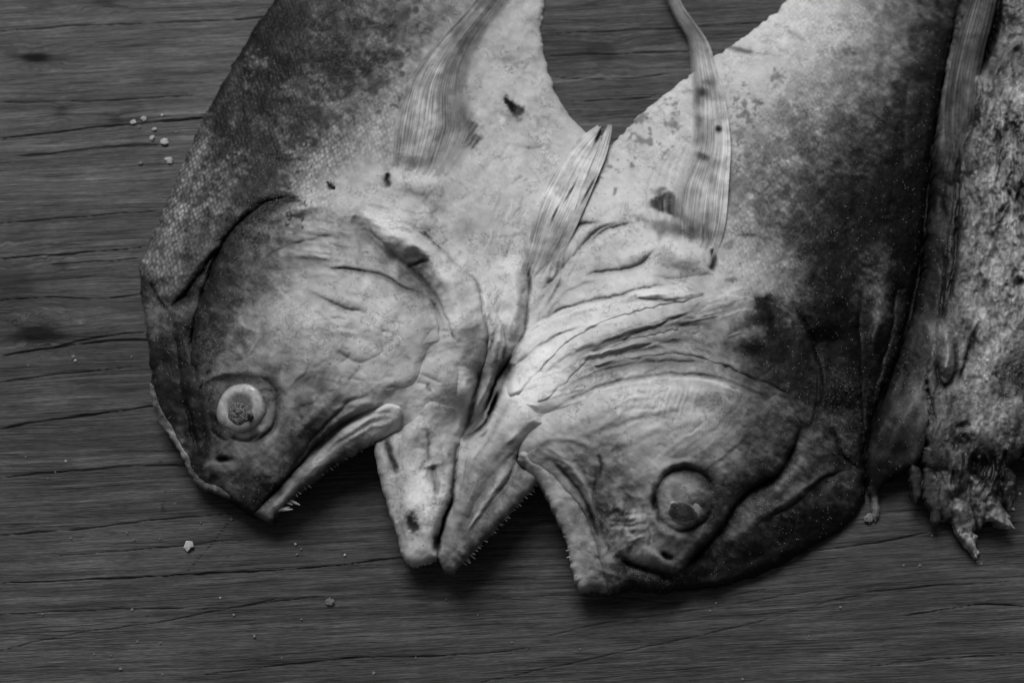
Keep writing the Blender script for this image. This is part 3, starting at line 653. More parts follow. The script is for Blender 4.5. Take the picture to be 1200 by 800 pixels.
for k_ in range(46):
    x_ = RNG.uniform(600, 860); y_ = 470-(x_-600)*.42+RNG.uniform(-22, 40); L_ = RNG.uniform(14, 44); S([(x_, y_), (x_+L_*.5, y_-L_*.2), (x_+L_, y_-L_*.3)], RNG.uniform(1.0, 1.6), 'ridge', RNG.choice([.3, -.3]), RNG.choice([190, 90]), .35, 1.3, jit=1)
for k_ in range(40):
    x_ = RNG.uniform(560, 640); y_ = RNG.uniform(240, 420); L_ = RNG.uniform(12, 36); S([(x_, y_), (x_+L_*.25, y_-L_*.5), (x_+L_*.35, y_-L_)], RNG.uniform(1.0, 1.6), 'ridge', RNG.choice([.25, -.3]), RNG.choice([188, 112]), .35, 1.3, jit=1)
S([(700, 545), (697, 580), (702, 610), (712, 640), (722, 660)], 4, 'crease', 1.6, 44, .6, 4)
S([(720, 545), (735, 580), (730, 610), (745, 630)], 7, 'crease', .9, 76, .4, 8)
A.fan([(715, 555), (735, 575), (760, 585)], [(710, 640), (735, 635), (765, 620)], 26, 3, .8, 70, .5, 4)
A.fan([(640, 500), (720, 470), (800, 450)], [(700, 560), (760, 520), (850, 500)], 26, 4, .4, 100, .25, 4)
A.fan([(760, 540), (820, 500), (860, 470)], [(850, 570), (885, 540), (915, 500)], 26, 3, .4, 80, .3, 3)
S([(720, 650), (740, 662), (760, 668), (780, 676), (795, 684)], 5, 'crease', 2.5, 22, .8, 5)
S([(700, 668), (715, 672), (735, 678)], 5, 'ridge', .8, 96, .5)
for q in [(722, 620, 9, 5), (742, 630, 10, 5), (745, 608, 8, 4), (716, 655, 7, 7), (728, 592, 6, 4)]: A.blob(*q, 10, .5, 158, .5, rag=.9)
# right body folds and spots
S([(1033, 280), (1040, 320), (1036, 360), (1024, 395), (1026, 430)], 7, 'ridge', 1.8, 88, .4, 6)
S([(1012, 330), (1008, 380), (1010, 430), (1012, 480), (1010, 530)], 7, 'crease', 1.4, 20, .5)
S([(1052, 320), (1046, 380), (1030, 440), (1015, 500)], 6, 'crease', 1.2, 14, .5)
S([(955, 290), (975, 297), (985, 303)], 1.4, 'ridge', .3, 84, .4)
S([(855, 275), (880, 277), (910, 283)], 1.6, 'crease', .5, 84, .6)
S([(1070, 80), (1062, 110), (1060, 150), (1058, 200)], 8, 'crease', 1.0, 50, .4)
S([(1045, 40), (1066, 30), (1085, 25)], 6, 'ridge', .8, 104, .3)
S([(846, 54), (865, 58), (885, 62)], 2.2, 'crease', .7, 72, .7); S([(885, 62), (900, 64), (920, 66)], 2, 'crease', .5, 90, .5)
S([(920, 35), (935, 42), (945, 50)], 2, 'crease', .5, 98, .5)
for q in [(872, 122, 7, 3, 100), (870, 135, 4, 8, 70), (880, 142, 8, 3, 40), (887, 120, 12, 3, 10), (866, 157, 6, 6, 0), (912, 165, 7, 5, 0), (930, 140, 8, 5, 0), (876, 181, 6, 4, 30), (895, 193, 2.5, 2.5, 0), (920, 200, 8, 4, 0),
          (938, 165, 10, 7, 0), (980, 140, 8, 6, 0), (990, 60, 7, 5, 0), (789, 122, 5, 2.5, 0), (790, 132, 4, 2, 0), (791, 146, 6, 6, 20), (715, 195, 6, 3, 10), (702, 210, 3, 3, 0), (719, 227, 3, 2.5, 0), (780, 181, 5, 2, 130), (912, 88, 6, 5, 0), (988, 138, 6, 8, 0),
          (755, 165, 10, 4, 20), (740, 193, 2, 2, 0), (748, 140, 8, 3, -30)]:
    A.blob(*q, 0, 74, .6, rag=.9)
A.blob(603, 130, 9, 6, 60, -.6, 12, .97, rag=.45); A.blob(608, 130, 8, 6, 30, 0, 16, .95, rag=.45); A.blob(599, 125, 3, 6, -40, 0, 18, .9, rag=.3); A.blob(594, 118, 3.5, 3.5, 0, 0, 14, .95, rag=.5); A.blob(606, 138, 14, 10, 0, 0, 110, .4, rag=.6)
S([(598, 168), (620, 176), (640, 170)], 5, 'crease', .7, 130, .4, 7)
S([(560, 130), (572, 150), (582, 170)], 6, 'ridge', .8, 175, .3)
for q in [(335, 85, 40, 14, -30, 34), (300, 118, 22, 10, -10, 34), (360, 130, 26, 10, 0, 40), (285, 128, 18, 10, 0, 36), (310, 175, 18, 14, 40, 38), (420, 30, 26, 12, 0, 46), (390, 70, 20, 10, 0, 48), (330, 30, 30, 12, 0, 36), (300, 215, 12, 30, 30, 40), (460, 62, 14, 8, 0, 60), (440, 100, 16, 7, -20, 62), (355, 60, 12, 16, 20, 36), (312, 90, 14, 7, 0, 30), (375, 105, 10, 6, 0, 36), (345, 150, 16, 5, -30, 40), (280, 160, 7, 14, 30, 44), (400, 50, 8, 12, 0, 44), (470, 20, 16, 6, -20, 60), (425, 80, 10, 5, 20, 56), (260, 180, 6, 10, 20, 50), (320, 200, 8, 20, 35, 34),
          (305, 75, 8, 5, 0, 120), (372, 40, 8, 5, 20, 110), (340, 110, 7, 4, 0, 110), (402, 120, 12, 6, -20, 130), (365, 90, 7, 5, 0, 110), (330, 160, 9, 6, 0, 110), (290, 100, 6, 4, 0, 110), (440, 45, 9, 5, 0, 125)]:
    A.blob(*q[:5], 0, q[5]*.8, .72, rag=1.1)
# edge of back: pale scaly rim
S([(300, 45), (262, 110), (232, 165), (208, 225), (185, 285), (172, 322)], 8, 'ridge', .8, 98, .3, 7)
S([(250, 150), (228, 200), (205, 260), (190, 300)], 3, 'ridge', .4, 122, .3, 2.5)
# fin bases
A.blob(488, 214, 30, 15, 10, 4.2, 176, .55, rag=.3)
for k_ in range(8):
    x0, y0 = 519+k_*5.0, 146+k_*3.4; L_ = 22 if 1 < k_ < 6 else 14
    S([(x0-3, y0+6), (x0+L_*.35, y0-L_*.35+2), (x0+L_*.75, y0-L_*.95+3)], 2.4, 'ridge', -.15, 16, .95, 2.7)
for k_ in range(11):
    x0, y0 = 762+k_*4.2, 243+k_*1.6; L_ = [10, 16, 20, 24, 28, 30, 30, 28, 26, 30, 20][k_]; a_ = math.radians(128-k_*6.5)
    S([(x0+3, y0+3), (x0+L_*.5*math.cos(a_)*-.3, y0-L_*.45), (x0-L_*math.cos(a_)*.6, y0-L_*.95)], 2.0, 'ridge', -.15, 18, .95 if k_ < 8 else .5, 2.4)
for k_ in range(16):
    f_ = k_/15; S([(470+50*f_, 190), (478+62*f_, 160-8*f_), (492+64*f_, 120-4*f_)], 1.4, 'ridge', .12, 176 if k_ % 2 else 118, .25, 1.6)
for k_ in range(14):
    f_ = k_/13; S([(770+44*f_, 268), (757+66*f_, 240-8*f_), (762+62*f_, 205-6*f_), (795+30*f_, 160)], 1.4, 'ridge', .12, 178 if k_ % 2 else 116, .25, 1.6)
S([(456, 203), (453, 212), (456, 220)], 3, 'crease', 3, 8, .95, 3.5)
A.blob(490, 190, 22, 8, 10, -.4, 92, .55, rag=.6); A.blob(515, 245, 18, 7, 20, 0, 100, .5, rag=.8); A.blob(388, 250, 9, 4, 20, 0, 96, .4)
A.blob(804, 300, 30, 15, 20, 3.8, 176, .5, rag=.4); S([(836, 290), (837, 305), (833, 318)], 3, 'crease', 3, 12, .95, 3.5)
A.blob(800, 272, 34, 6, 15, -.8, 62, .7, rag=.8, p=1.0); A.blob(780, 305, 14, 14, 0, 0, 118, .4)
S([(760, 325), (800, 326), (840, 322)], 6, 'crease', .9, 112, .4)
# lower jaws: pigment, and shade painted into slits and seam
A.blob(483, 612, 6, 13, -12, -.7, 28, .85, rag=.3); A.blob(474, 618, 5, 10, -12, 0, 78, .5); A.blob(511, 634, 4, 9, 5, -.8, 40, .8, rag=.3)
S([(500, 500), (503, 520), (501, 545)], 2.2, 'crease', .6, 86, .7, 2.4)
for q in [(505, 560, 5, 9), (513, 575, 4, 8), (509, 590, 4, 6), (495, 545, 3, 5), (520, 545, 4, 8)]: A.blob(*q, 10, -.1, 104, .6, rag=.9)
for q in [(495, 570, 8, 10), (500, 605, 7, 9), (486, 585, 6, 10), (508, 530, 5, 8), (492, 640, 9, 6)]: A.blob(*q, 10, .3, 196, .5, rag=.8); S([(507, 545), (511, 565), (512, 580)], 5, 'crease', .4, 110, .5)
S([(500, 452), (505, 458)], 2, 'crease', .8, 70, .8)
A.fan([(500, 520), (505, 560), (500, 600)], [(525, 520), (522, 560), (515, 600)], 18, 2.5, .4, 112, .5, 2)
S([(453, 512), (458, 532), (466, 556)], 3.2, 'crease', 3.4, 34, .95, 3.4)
S([(464, 552), (470, 590), (478, 625)], 5, 'crease', .8, 128, .4, 5)
S([(448, 520), (446, 545), (456, 590), (468, 635)], 6, 'ridge', 1.2, 150, .2)
S([(478, 470), (472, 500), (470, 540), (476, 580)], 5, 'crease', .8, 130, .4)
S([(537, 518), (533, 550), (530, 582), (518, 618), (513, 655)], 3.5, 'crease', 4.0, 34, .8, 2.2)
S([(600, 462), (585, 490), (570, 520), (548, 550)], 4, 'crease', 1.0, 110, .4)
S([(606, 540), (595, 562), (575, 590), (560, 610)], 3, 'crease', 1.6, 70, .6, 3)
S([(600, 548), (580, 572), (562, 600), (548, 622)], 4.5, 'ridge', 1.2, 165, .75, 5)
S([(630, 495), (600, 520), (570, 550), (545, 590), (530, 630)], 9, 'ridge', .8, 100, .3, 8)
S([(592, 466), (612, 470), (634, 478)], 2, 'ridge', .5, 190, .5)
S([(606, 505), (590, 525), (572, 545)], 4, 'ridge', .4, 128, .4)
S([(628, 490), (600, 516), (574, 548), (556, 590), (540, 630)], 8, 'ridge', -.4, 88, .6, 8)
S([(638, 482), (615, 500), (590, 522)], 4, 'ridge', .7, 178, .5, 5)
A.fan([(636, 480), (595, 520), (555, 570), (528, 640)], [(612, 540), (595, 570), (570, 600), (540, 650)], 24, 2.5, .5, 84, .4, 1.5)
S([(612, 528), (642, 515), (678, 517), (700, 532), (704, 556)], 5, 'ridge', .5, 90, .3, 5)
S([(640, 524), (668, 545), (688, 575), (698, 610)], 4, 'ridge', .9, 150, .5, 4)
S([(646, 540), (668, 562), (688, 592), (700, 630)], 2.6, 'crease', 1.6, 34, .8, 2.6)
S([(700, 532), (706, 545), (700, 562)], 3, 'crease', 1.2, 40, .7, 3)
A.fan([(615, 530), (660, 550), (690, 590)], [(670, 518), (690, 545), (700, 575)], 18, 3, .6, 68, .5, 2)
# loose wrinkles over all the pale skin
for (a, b_, c, d, n) in [(470, 240, 620, 340, 16), (560, 60, 640, 220, 14), (720, 100, 900, 240, 16), (380, 330, 500, 460, 16), (700, 430, 900, 560, 20), (260, 400, 400, 500, 14), (880, 30, 1060, 150, 16), (880, 220, 1050, 360, 16)]:
    for _ in range(n):
        u = RNG.uniform(a, c); v = RNG.uniform(b_, d); L = RNG.uniform(10, 30); t = RNG.uniform(-.9, .5)
        S([(u, v), (u+L/2*math.cos(t), v+L/2*math.sin(t)+RNG.uniform(-3, 3)), (u+L*math.cos(t), v+L*math.sin(t))], RNG.uniform(1.2, 2.6), 'crease', RNG.uniform(.15, .5), 80, RNG.uniform(.05, .25))

# ------------------------------------------------------------------ build the split fish
fish = empty('split_fish', 'whole split dried fish spread skin side up, two eyes and open jaws showing', 'fish')
sheet('body', A, [(345, -40), (322, 0), (298, 32), (272, 78), (242, 132), (216, 188), (196, 235), (176, 280), (164, 316), (165, 345), (170, 378), (174, 410), (180, 440), (200, 470), (240, 500), (330, 480, 0), (420, 470, 0),
   (478, 500, 0), (490, 560, 0), (500, 620, 0), (510, 648, 0), (520, 650, 0), (534, 620, 0), (552, 580, 0), (580, 540, 0), (610, 520, 0), (650, 510, 0), (700, 560, 0), (740, 640), (775, 680), (800, 690), (835, 687), (880, 677), (912, 663), (952, 640), (990, 617), (1012, 590), (1014, 560), (1012, 530), (1020, 495), (1036, 455), (1055, 405), (1070, 345), (1080, 290),
   (1086, 235), (1093, 165), (1103, 100), (1112, 55), (1122, 15), (1136, -40), (950, -42), (925, -2), (900, 22), (868, 46), (830, 72), (800, 94), (770, 118), (744, 142), (724, 162), (712, 170), (700, 164), (684, 152), (666, 134), (650, 108), (640, 72), (634, 36), (637, 0), (634, -42)],
   SKIN, fish, lift=0, R=8, thick=60, lip=1.6, rag=1.8, ragf=7)
sheet('gill_cover', A, [(226, 430), (227, 385), (236, 345), (250, 312), (266, 284), (292, 256), (325, 240), (360, 232), (400, 232), (432, 243), (485, 269), (514, 291), (539, 317), (556, 343), (562, 385), (562, 430), (556, 470, .6), (540, 510, .2), (500, 530, 0), (450, 505, 0), (340, 470, 0), (260, 450, 0)],
   SKIN, fish, lift=2.1, R=30, thick=2.2, lip=1.3, rag=1.0)
sheet('head', A, [(179, 436), (177, 450), (181, 468), (190, 486), (200, 503), (207, 520), (217, 535), (224, 552), (236, 566), (255, 574), (272, 586), (288, 597), (298, 600), (311, 584), (334, 561), (356, 534), (378, 510), (402, 492), (436, 478), (470, 474, .3), (500, 462, 0), (514, 430, 0), (517, 396, .8), (510, 370, 1), (492, 350, 1),
   (465, 337, 1), (435, 326, .8), (390, 320, .5), (345, 322, .2), (300, 338, 0), (262, 366, 0), (238, 400, 0), (215, 420, 0), (196, 418, 0)],
   SKIN, fish, lift=3.5, R=30, thick=60, lip=1.0, rag=1.2, ragf=8)
sheet('upper_jaw', A, [(480, 492, 0), (478, 470, 0), (452, 462, 0), (424, 478, 0), (398, 495, .1), (374, 517, .3), (347, 549), (320, 577), (300, 594), (297, 601), (308, 607), (320, 611), (326, 600), (345, 580), (370, 560), (395, 541), (425, 523), (452, 511, .8), (470, 503, .3)],
   JAWM, fish, lift=3.0, R=15, thick=4, lip=2.0, rag=1.0, tone_k=1.12)
lj1 = sheet('lower_jaw', A, [(440, 519), (450, 512), (463, 507), (473, 497), (476, 475, .5), (488, 455, .2), (505, 448, 0), (530, 455, .2), (548, 470, .6), (548, 500, .8), (540, 518), (536, 548), (532, 580), (522, 612), (514, 632), (514, 652), (508, 656), (498, 659), (488, 662), (478, 659), (471, 650), (463, 622), (450, 580), (441, 540)],
   JAWM, fish, lift=2.6, R=28, thick=3.5, lip=3.0, rag=1.2)
lj2 = sheet('lower_jaw', A, [(640, 484, 0), (622, 460, 0), (600, 450, 0), (586, 478, .6), (568, 510), (548, 530), (541, 560), (534, 590), (520, 622), (513, 648), (518, 664), (524, 671), (532, 671), (540, 662), (558, 643), (579, 621), (602, 595), (622, 573), (632, 562), (626, 552), (612, 546), (606, 534), (620, 512, .5), (650, 500, 0)],
   JAWM, fish, lift=2.4, R=20, thick=3.5, lip=2.6, rag=.8)
sheet('gill_cover', A, [(600, 490, 0), (590, 455, 0), (612, 416, .4), (648, 391, .8), (690, 376), (745, 360), (800, 350), (850, 345), (890, 350), (918, 357), (936, 376), (950, 405), (958, 440), (955, 480), (944, 505, .4), (900, 520, 0), (800, 500, 0), (700, 500, 0), (650, 500, 0)],
   SKIN, fish, lift=1.9, R=30, thick=2.2, lip=1.3, rag=1.0)
sheet('head', A, [(607, 533, .6), (612, 510, .2), (636, 486, .4), (680, 463, .8), (730, 446, 1), (790, 439, 1), (843, 444, 1), (890, 464, 1), (928, 485, 1), (938, 496), (932, 520), (921, 541), (904, 560), (875, 577), (858, 596), (845, 618), (826, 640), (806, 662), (797, 684), (780, 690), (762, 688), (740, 683), (725, 690), (712, 690), (704, 664), (696, 636), (684, 604), (664, 580), (640, 556), (616, 543)],
   SKIN, fish, lift=3.2, R=26, thick=60, lip=1.6, rag=1.0)
sheet('upper_jaw', A, [(607, 532), (614, 528), (632, 538), (650, 552), (668, 572), (687, 600), (699, 632), (707, 662), (714, 690), (698, 692), (681, 692), (674, 680), (668, 660), (664, 636), (652, 606), (636, 575), (620, 553), (608, 543)],
   JAWM, fish, lift=3.4, R=9, thick=3.5, lip=2.4, rag=1.6, tone_k=1.08, ragf=6)
for ol, kw in [
    ([(414, 238, .3), (455, 250), (488, 267), (520, 289), (546, 315), (563, 345), (571, 385), (569, 425, .7), (556, 470, 0), (528, 470, 0), (532, 432, .7), (529, 392), (516, 357), (499, 331), (484, 316), (458, 292), (436, 273), (420, 256, .5)], dict(lift=3.0, R=12, thick=1.6, lip=.9, rag=1.6, tone_k=1.06)),
    ([(556, 340, 0), (572, 350), (585, 374), (592, 400), (586, 430), (572, 465), (556, 497, 0), (546, 492, 0), (559, 455), (569, 420), (571, 392), (564, 362)], dict(lift=2.6, R=9, thick=1.4, lip=.8, rag=1.2, tone_k=1.02)),
    ([(606, 402, .4), (640, 377), (680, 361), (725, 350), (770, 342), (820, 337, 0), (830, 346, 0), (800, 353), (755, 363), (700, 381), (660, 405), (634, 434), (616, 464, 0), (594, 468, 0), (592, 440, .4)], dict(lift=2.7, R=12, thick=1.4, lip=.9, rag=1.4, tone_k=1.03)),
    ([(636, 436, .3), (680, 404), (730, 386), (790, 372), (845, 362, 0), (850, 376, 0), (790, 387), (735, 400), (692, 421), (664, 448), (646, 474, 0), (622, 474, 0)], dict(lift=2.5, R=10, thick=1.2, lip=.8, rag=1.6)),
    ([(690, 424, 0), (735, 408), (790, 401), (840, 408), (885, 426), (925, 452, 0), (920, 466, 0), (880, 444), (835, 424), (790, 416), (740, 421), (700, 436, 0)], dict(lift=2.3, R=8, thick=1.0, lip=.8, rag=1.4))]:
    sheet('gill_membrane', A, ol, SKIN, fish, **kw)
# strip of bone and dry skin along the cut forehead
sheet('cut_edge', A, [(181, 445), (186, 455), (191, 475), (200, 492), (212, 508), (222, 528), (236, 548), (252, 562), (270, 572), (277, 582), (266, 584), (250, 576), (232, 570), (220, 552), (212, 534), (202, 518), (192, 504), (184, 486), (177, 464), (176, 448)],
   fish_mat('pale_cut_edge', mott=2.2, bump=1.8, spec=.3, salt0=.25), fish, tone_k=2.0, lift=3.4, R=6, thick=3, lip=1.0, rag=2.2, ragf=5)

# fins: rays as real corrugation
def fin(name, L, Rr, M, mat, parent, rays, lift, base_tone, tip_tone=None, nS=160, amp=.35, spot=None, fray=0.0, th=.25, streak=.22, seed=1, zfix=None, cover=None, bulge=10, fade=.16):
    def res(p, n):
        q = spline(p, step=2.0); d = np.r_[0, np.cumsum(np.hypot(*np.diff(q[:, :2], axis=0).T))]; t = np.linspace(0, d[-1], n)
        return np.stack([np.interp(t, d, q[:, 0]), np.interp(t, d, q[:, 1])], 1)
    a = res(L, nS); b_ = res(Rr, nS); nr = rays*8+1
    f = np.linspace(0, 1, nr)[None, :, None]; s_ = np.linspace(0, 1, nS)[:, None]
    rs = np.random.RandomState(seed)
    ph = np.linspace(0, 1, nr)[None]+.006*np.sin(s_*9+np.linspace(0, 20, nr)[None])
    Q = a[:, None]*(1-f)+b_[:, None]*f
    X, Y = Q[..., 0], Q[..., 1]
    if fray:
        ext = fray*np.repeat(rs.rand(rays), 8); ext = np.r_[ext, ext[-1]][None]
        dX = (a[-1]-a[-8])/np.hypot(*(a[-1]-a[-8]))
        X = X-dX[0]*ext*s_**6; Y = Y-dX[1]*ext*s_**6
    # rounded base and uneven ray spacing
    fb = np.linspace(0, 1, nr)[None]; bd = (a[0]-a[10]); bd = bd/np.hypot(*bd)
    X = X+bd[0]*bulge*np.sin(np.pi*fb)*(1-s_)**10; Y = Y+bd[1]*bulge*np.sin(np.pi*fb)*(1-s_)**10
    ph = ph+.018*np.sin(ph*17+seed)+.010*np.sin(ph*43+seed)
    wv = np.abs(np.sin(ph*rays*np.pi))**.6
    ri = np.clip((ph*rays).astype(int), 0, rays-1)
    hr = rs.uniform(.5, 1.2, rays)[ri]
    Z = M.get('H', X, Y) if zfix is None else zfix(s_)+0*X
    # smooth the carrying surface so that the fin bridges small folds
    k = 9
    for _ in range(2):
        Zp = np.pad(Z, ((k, k), (0, 0)), 'edge'); Z = np.mean([Zp[i:i+Z.shape[0]] for i in range(0, 2*k+1, 3)], 0)
        Zp = np.pad(Z, ((0, 0), (k, k)), 'edge'); Z = np.mean([Zp[:, i:i+Z.shape[1]] for i in range(0, 2*k+1, 3)], 0)
    Z = Z+lift(s_, np.linspace(0, 1, nr)[None])+amp*wv**.7*hr-.8*np.clip(1-s_/.10, 0, 1)+.25*fbm(X/14, Y/14, 3, seed)
    tr = rs.uniform(-1, 1, rays)[ri]
    T = 1.0*base_tone(s_, np.linspace(0, 1, nr)[None])*(1+streak*.35*tr)*(1-.20*(1-wv)**2)
    T = T*np.exp(.16*fbm(X/16, Y/16, 4, seed+5))*(1+.07*vnoise(X/6, Y/6, 5)+.10*vnoise(ph*rays*2.3, s_*9, 8))
    if spot:
        for (su, sv, ra, rb, ang, dk) in spot:
            c, n = math.cos(math.radians(ang)), math.sin(math.radians(ang))
            A_ = ((X-su)*c+(Y-sv)*n)/ra; B_ = (-(X-su)*n+(Y-sv)*c)/rb
            q = np.exp(-(A_**2+B_**2)**1.6)
            T = T*(1-dk*q*np.clip(.35+1.1*wv+.5*vnoise(X/4, Y/4, 3), 0, 1))
    nv = X.size; top = P(X.ravel(), Y.ravel(), Z.ravel()); bot = top.copy(); bot[:, 2] -= th*1e-3
    I = np.arange(nv).reshape(X.shape)
    F = np.stack([I[:-1, :-1], I[:-1, 1:], I[1:, 1:], I[1:, :-1]], -1).reshape(-1, 4)
    rim = np.concatenate([I[0, :], I[1:, -1], I[-1, :-1][::-1], I[1:-1, 0][::-1]])
    W = np.stack([np.roll(rim, -1), rim, rim+nv, np.roll(rim, -1)+nv], 1)
    T = (np.clip(tcurve(T.ravel()), 5, 240)/255)**2.2
    z = np.zeros(nv*2)
    cv = np.ones(X.shape) if cover is None else np.clip(cover(s_, np.linspace(0, 1, nr)[None])*(.75+.35*wv), 0, 1)+0*X
    cv = cv*np.clip((s_-.02-.10*rs.rand(rays)[ri])/fade, 0, 1)**.8; cv = np.r_[cv.ravel(), cv.ravel()]
    return mesh_obj(name, np.vstack([top, bot]), np.vstack([F, F[:, ::-1]+nv, W]), mat, parent, {'tone': np.r_[T, T], 'scaly': z, 'salt': z+.05, 'cover': cv})

fin('pectoral_fin', [(458, 214), (461, 175), (464, 140), (472, 112), (482, 90), (507, 56), (547, 13), (580, -30), (596, -50)],
    [(524, 216), (546, 188), (563, 160), (560, 140), (552, 112), (552, 85), (562, 55), (580, 24), (606, -10), (612, -42)], A, FINM, fish, 27,
    lambda s, f: .3+3.0*np.sin(np.pi*np.clip(s*.9, 0, 1))*(1-f)**1.2+1.0*s*(1-f), lambda s, f: 134+24*np.sin(np.pi*np.clip(f*1.8, 0, 1))*(1-.6*s)+12*f-18*s, amp=.22, cover=lambda s, f: 1.0-.62*np.clip((f-.25)/.5, 0, 1)-.4*np.clip((f-.8)/.2, 0, 1),
    spot=[(490, 190, 20, 7, 0, .3)], seed=3)
fin('pectoral_fin', [(770, 290), (753, 250), (756, 214), (776, 190), (793, 170), (800, 127), (804, 80), (803, 46), (790, 22), (782, 2), (772, -22)],
    [(834, 312), (849, 268), (854, 217), (856, 165), (848, 110), (838, 74), (830, 50), (814, 26), (800, 6), (788, -24)], A, FINM, fish, 30,
    lambda s, f: .3+3.0*np.sin(np.pi*np.clip(s*.8, 0, 1))*f**.9+3.5*s*s, lambda s, f: 132+28*f*np.clip(1.3-s, .2, 1)-26*np.clip(s-.6, 0, 1), amp=.26, cover=lambda s, f: 1.15*np.clip((f-.32+.5*np.clip(s-.3, 0, 1))/.45, 0, 1), bulge=4,
    spot=[(822, 108, 9, 6, 0, .55), (817, 143, 6, 9, 0, .5), (842, 151, 4, 4, 0, .75), (823, 183, 10, 4, 20, .5), (815, 120, 5, 8, 0, .4), (808, 268, 32, 10, 15, .55), (830, 97, 8, 4, 0, .3), (805, 165, 6, 3, 0, .3)], seed=5)
fin('pelvic_fin', [(606, 330), (618, 290), (628, 248), (642, 215), (667, 177), (685, 158), (706, 143)], [(630, 335), (650, 292), (663, 268), (676, 240), (688, 206), (700, 178), (708, 158)], A, FINM, fish, 16,
    lambda s, f: .3+3.2*s, lambda s, f: 158+8*s, amp=.14, fray=7, seed=8, spot=[(703, 156, 2.5, 13, 28, .95), (668, 225, 1.5, 12, 30, .6), (650, 250, 1.5, 10, 25, .5)], streak=.16, fade=.4)
fin('pelvic_fin', [(628, 330), (642, 296), (658, 268), (675, 235), (690, 200), (703, 166), (713, 145)], [(646, 325), (662, 292), (677, 262), (697, 215), (710, 183), (716, 160), (718, 146)], A, FINM, fish, 11,
    lambda s, f: .6+2.6*s, lambda s, f: 160+6*s, amp=.14, fray=6, seed=12, streak=.18, fade=.4, spot=[(690, 222, 1.5, 16, 28, .6)])

# eyes
def lathe(cu, cv, z0, prof, ru, rv, name, mat, parent, n=64, ang=0, wob=0.0, grad=(0, 0), sv=.12):
    """prof: (radius 0..1, height mm, tone)"""
    V = []; T = []; F = []
    c0 = P(cu, cv, z0); px = P(cu+1, cv, z0)[0]-c0[0]
    for k, (r, h, t) in enumerate(prof):
        for j in range(n):
            a = 2*math.pi*j/n; w_ = 1+wob*math.sin(3*a+k)+wob*.7*math.sin(5*a+2)
            x, y = r*ru*math.cos(a)*w_, r*rv*math.sin(a)*w_
            c, s_ = math.cos(math.radians(ang)), math.sin(math.radians(ang))
            X_, Y_ = x*c-y*s_, x*s_+y*c; V.append((c0[0]+X_*px, c0[1]+Y_*px, (z0+h+grad[0]*X_-grad[1]*Y_)*1e-3)); T.append((t/255)**2.2)
    T = [max(.001, t_*math.exp(.30*float(fbm(np.array([v_[0]*900.]), np.array([v_[1]*900.]), 4, int(cu))[0]))) for t_, v_ in zip(T, V)]
    for k in range(len(prof)-1):
        for j in range(n):
            F.append((k*n+j, k*n+(j+1) % n, (k+1)*n+(j+1) % n, (k+1)*n+j))
    V.append((c0[0], c0[1], (z0+prof[-1][1])*1e-3)); T.append((prof[-1][2]/255)**2.2); m = len(V)-1; b0 = (len(prof)-1)*n
    F += [(b0+j, b0+(j+1) % n, m) for j in range(n)]
    z = [0.0]*len(V)
    return mesh_obj(name, V, F, mat, parent, {'tone': T, 'scaly': z, 'salt': [sv]*len(V)})
def slope(M, u, v, d):
    g = lambda a, b: float(np.mean(M.get('H', np.array([a, a+3, a-3.]), np.array([b, b, b+3.]))))
    return ((g(u+d, v)-g(u-d, v))/(2*d), (g(u, v+d)-g(u, v-d))/(2*d)), (g(u+d, v)+g(u-d, v)+g(u, v+d)+g(u, v-d))/4
GL, zl = slope(A, 282, 478, 34); zl += 1.5
zl += 3.0
eye = lathe(282, 478, zl, [(1.0, -5, 60), (.99, -2.2, 70), (.96, -.8, 96), (.9, .3, 128), (.8, 1.1, 148), (.68, 1.6, 156), (.58, 1.75, 158), (.51, 1.65, 140), (.44, 1.5, 96), (.2, 1.55, 84)], 33, 29, 'eye', EYEM, fish, ang=-12, wob=.02, grad=GL)
lathe(281, 484, zl+1.75+GL[1]*6, [(1.0, -1.0, 60), (.97, -.1, 54), (.85, .3, 70), (.6, .5, 80), (.3, .55, 96)], 16.5, 12, 'pupil', flat_mat('crusted_pupil', .095*K, .4, .5, 1.0, 1.1, .97), eye, ang=-20, wob=.07, grad=GL, sv=.75)
lathe(293, 488, zl+2.5+GL[0]*11+GL[1]*10, [(1, -.8, 8), (.9, .1, 6), (.4, .15, 5)], 3.6, 4.4, 'pupil_hole', BLACK, eye, ang=0, wob=.2, grad=GL)
GR, zr = slope(A, 802, 590, 30); zr += 2.6
eye2 = lathe(802, 591, zr, [(1.0, -5, 40), (.99, -2.2, 44), (.95, -.7, 66), (.86, .5, 100), (.74, 1.4, 138), (.6, 2.0, 152), (.42, 2.3, 146), (.2, 2.35, 130)], 28, 26, 'eye', EYEM, fish, ang=-15, wob=.02, grad=GR)
lathe(800, 599, zr+3.4+GR[1]*9, [(1.0, -1.6, 150), (.97, -.5, 140), (.88, -.2, 60), (.6, .25, 40), (.3, .3, 56)], 19, 11, 'pupil', fish_mat('dull_pupil', 1.6, .8, .6, .2, .1), eye2, ang=-12, wob=.06, grad=GR)

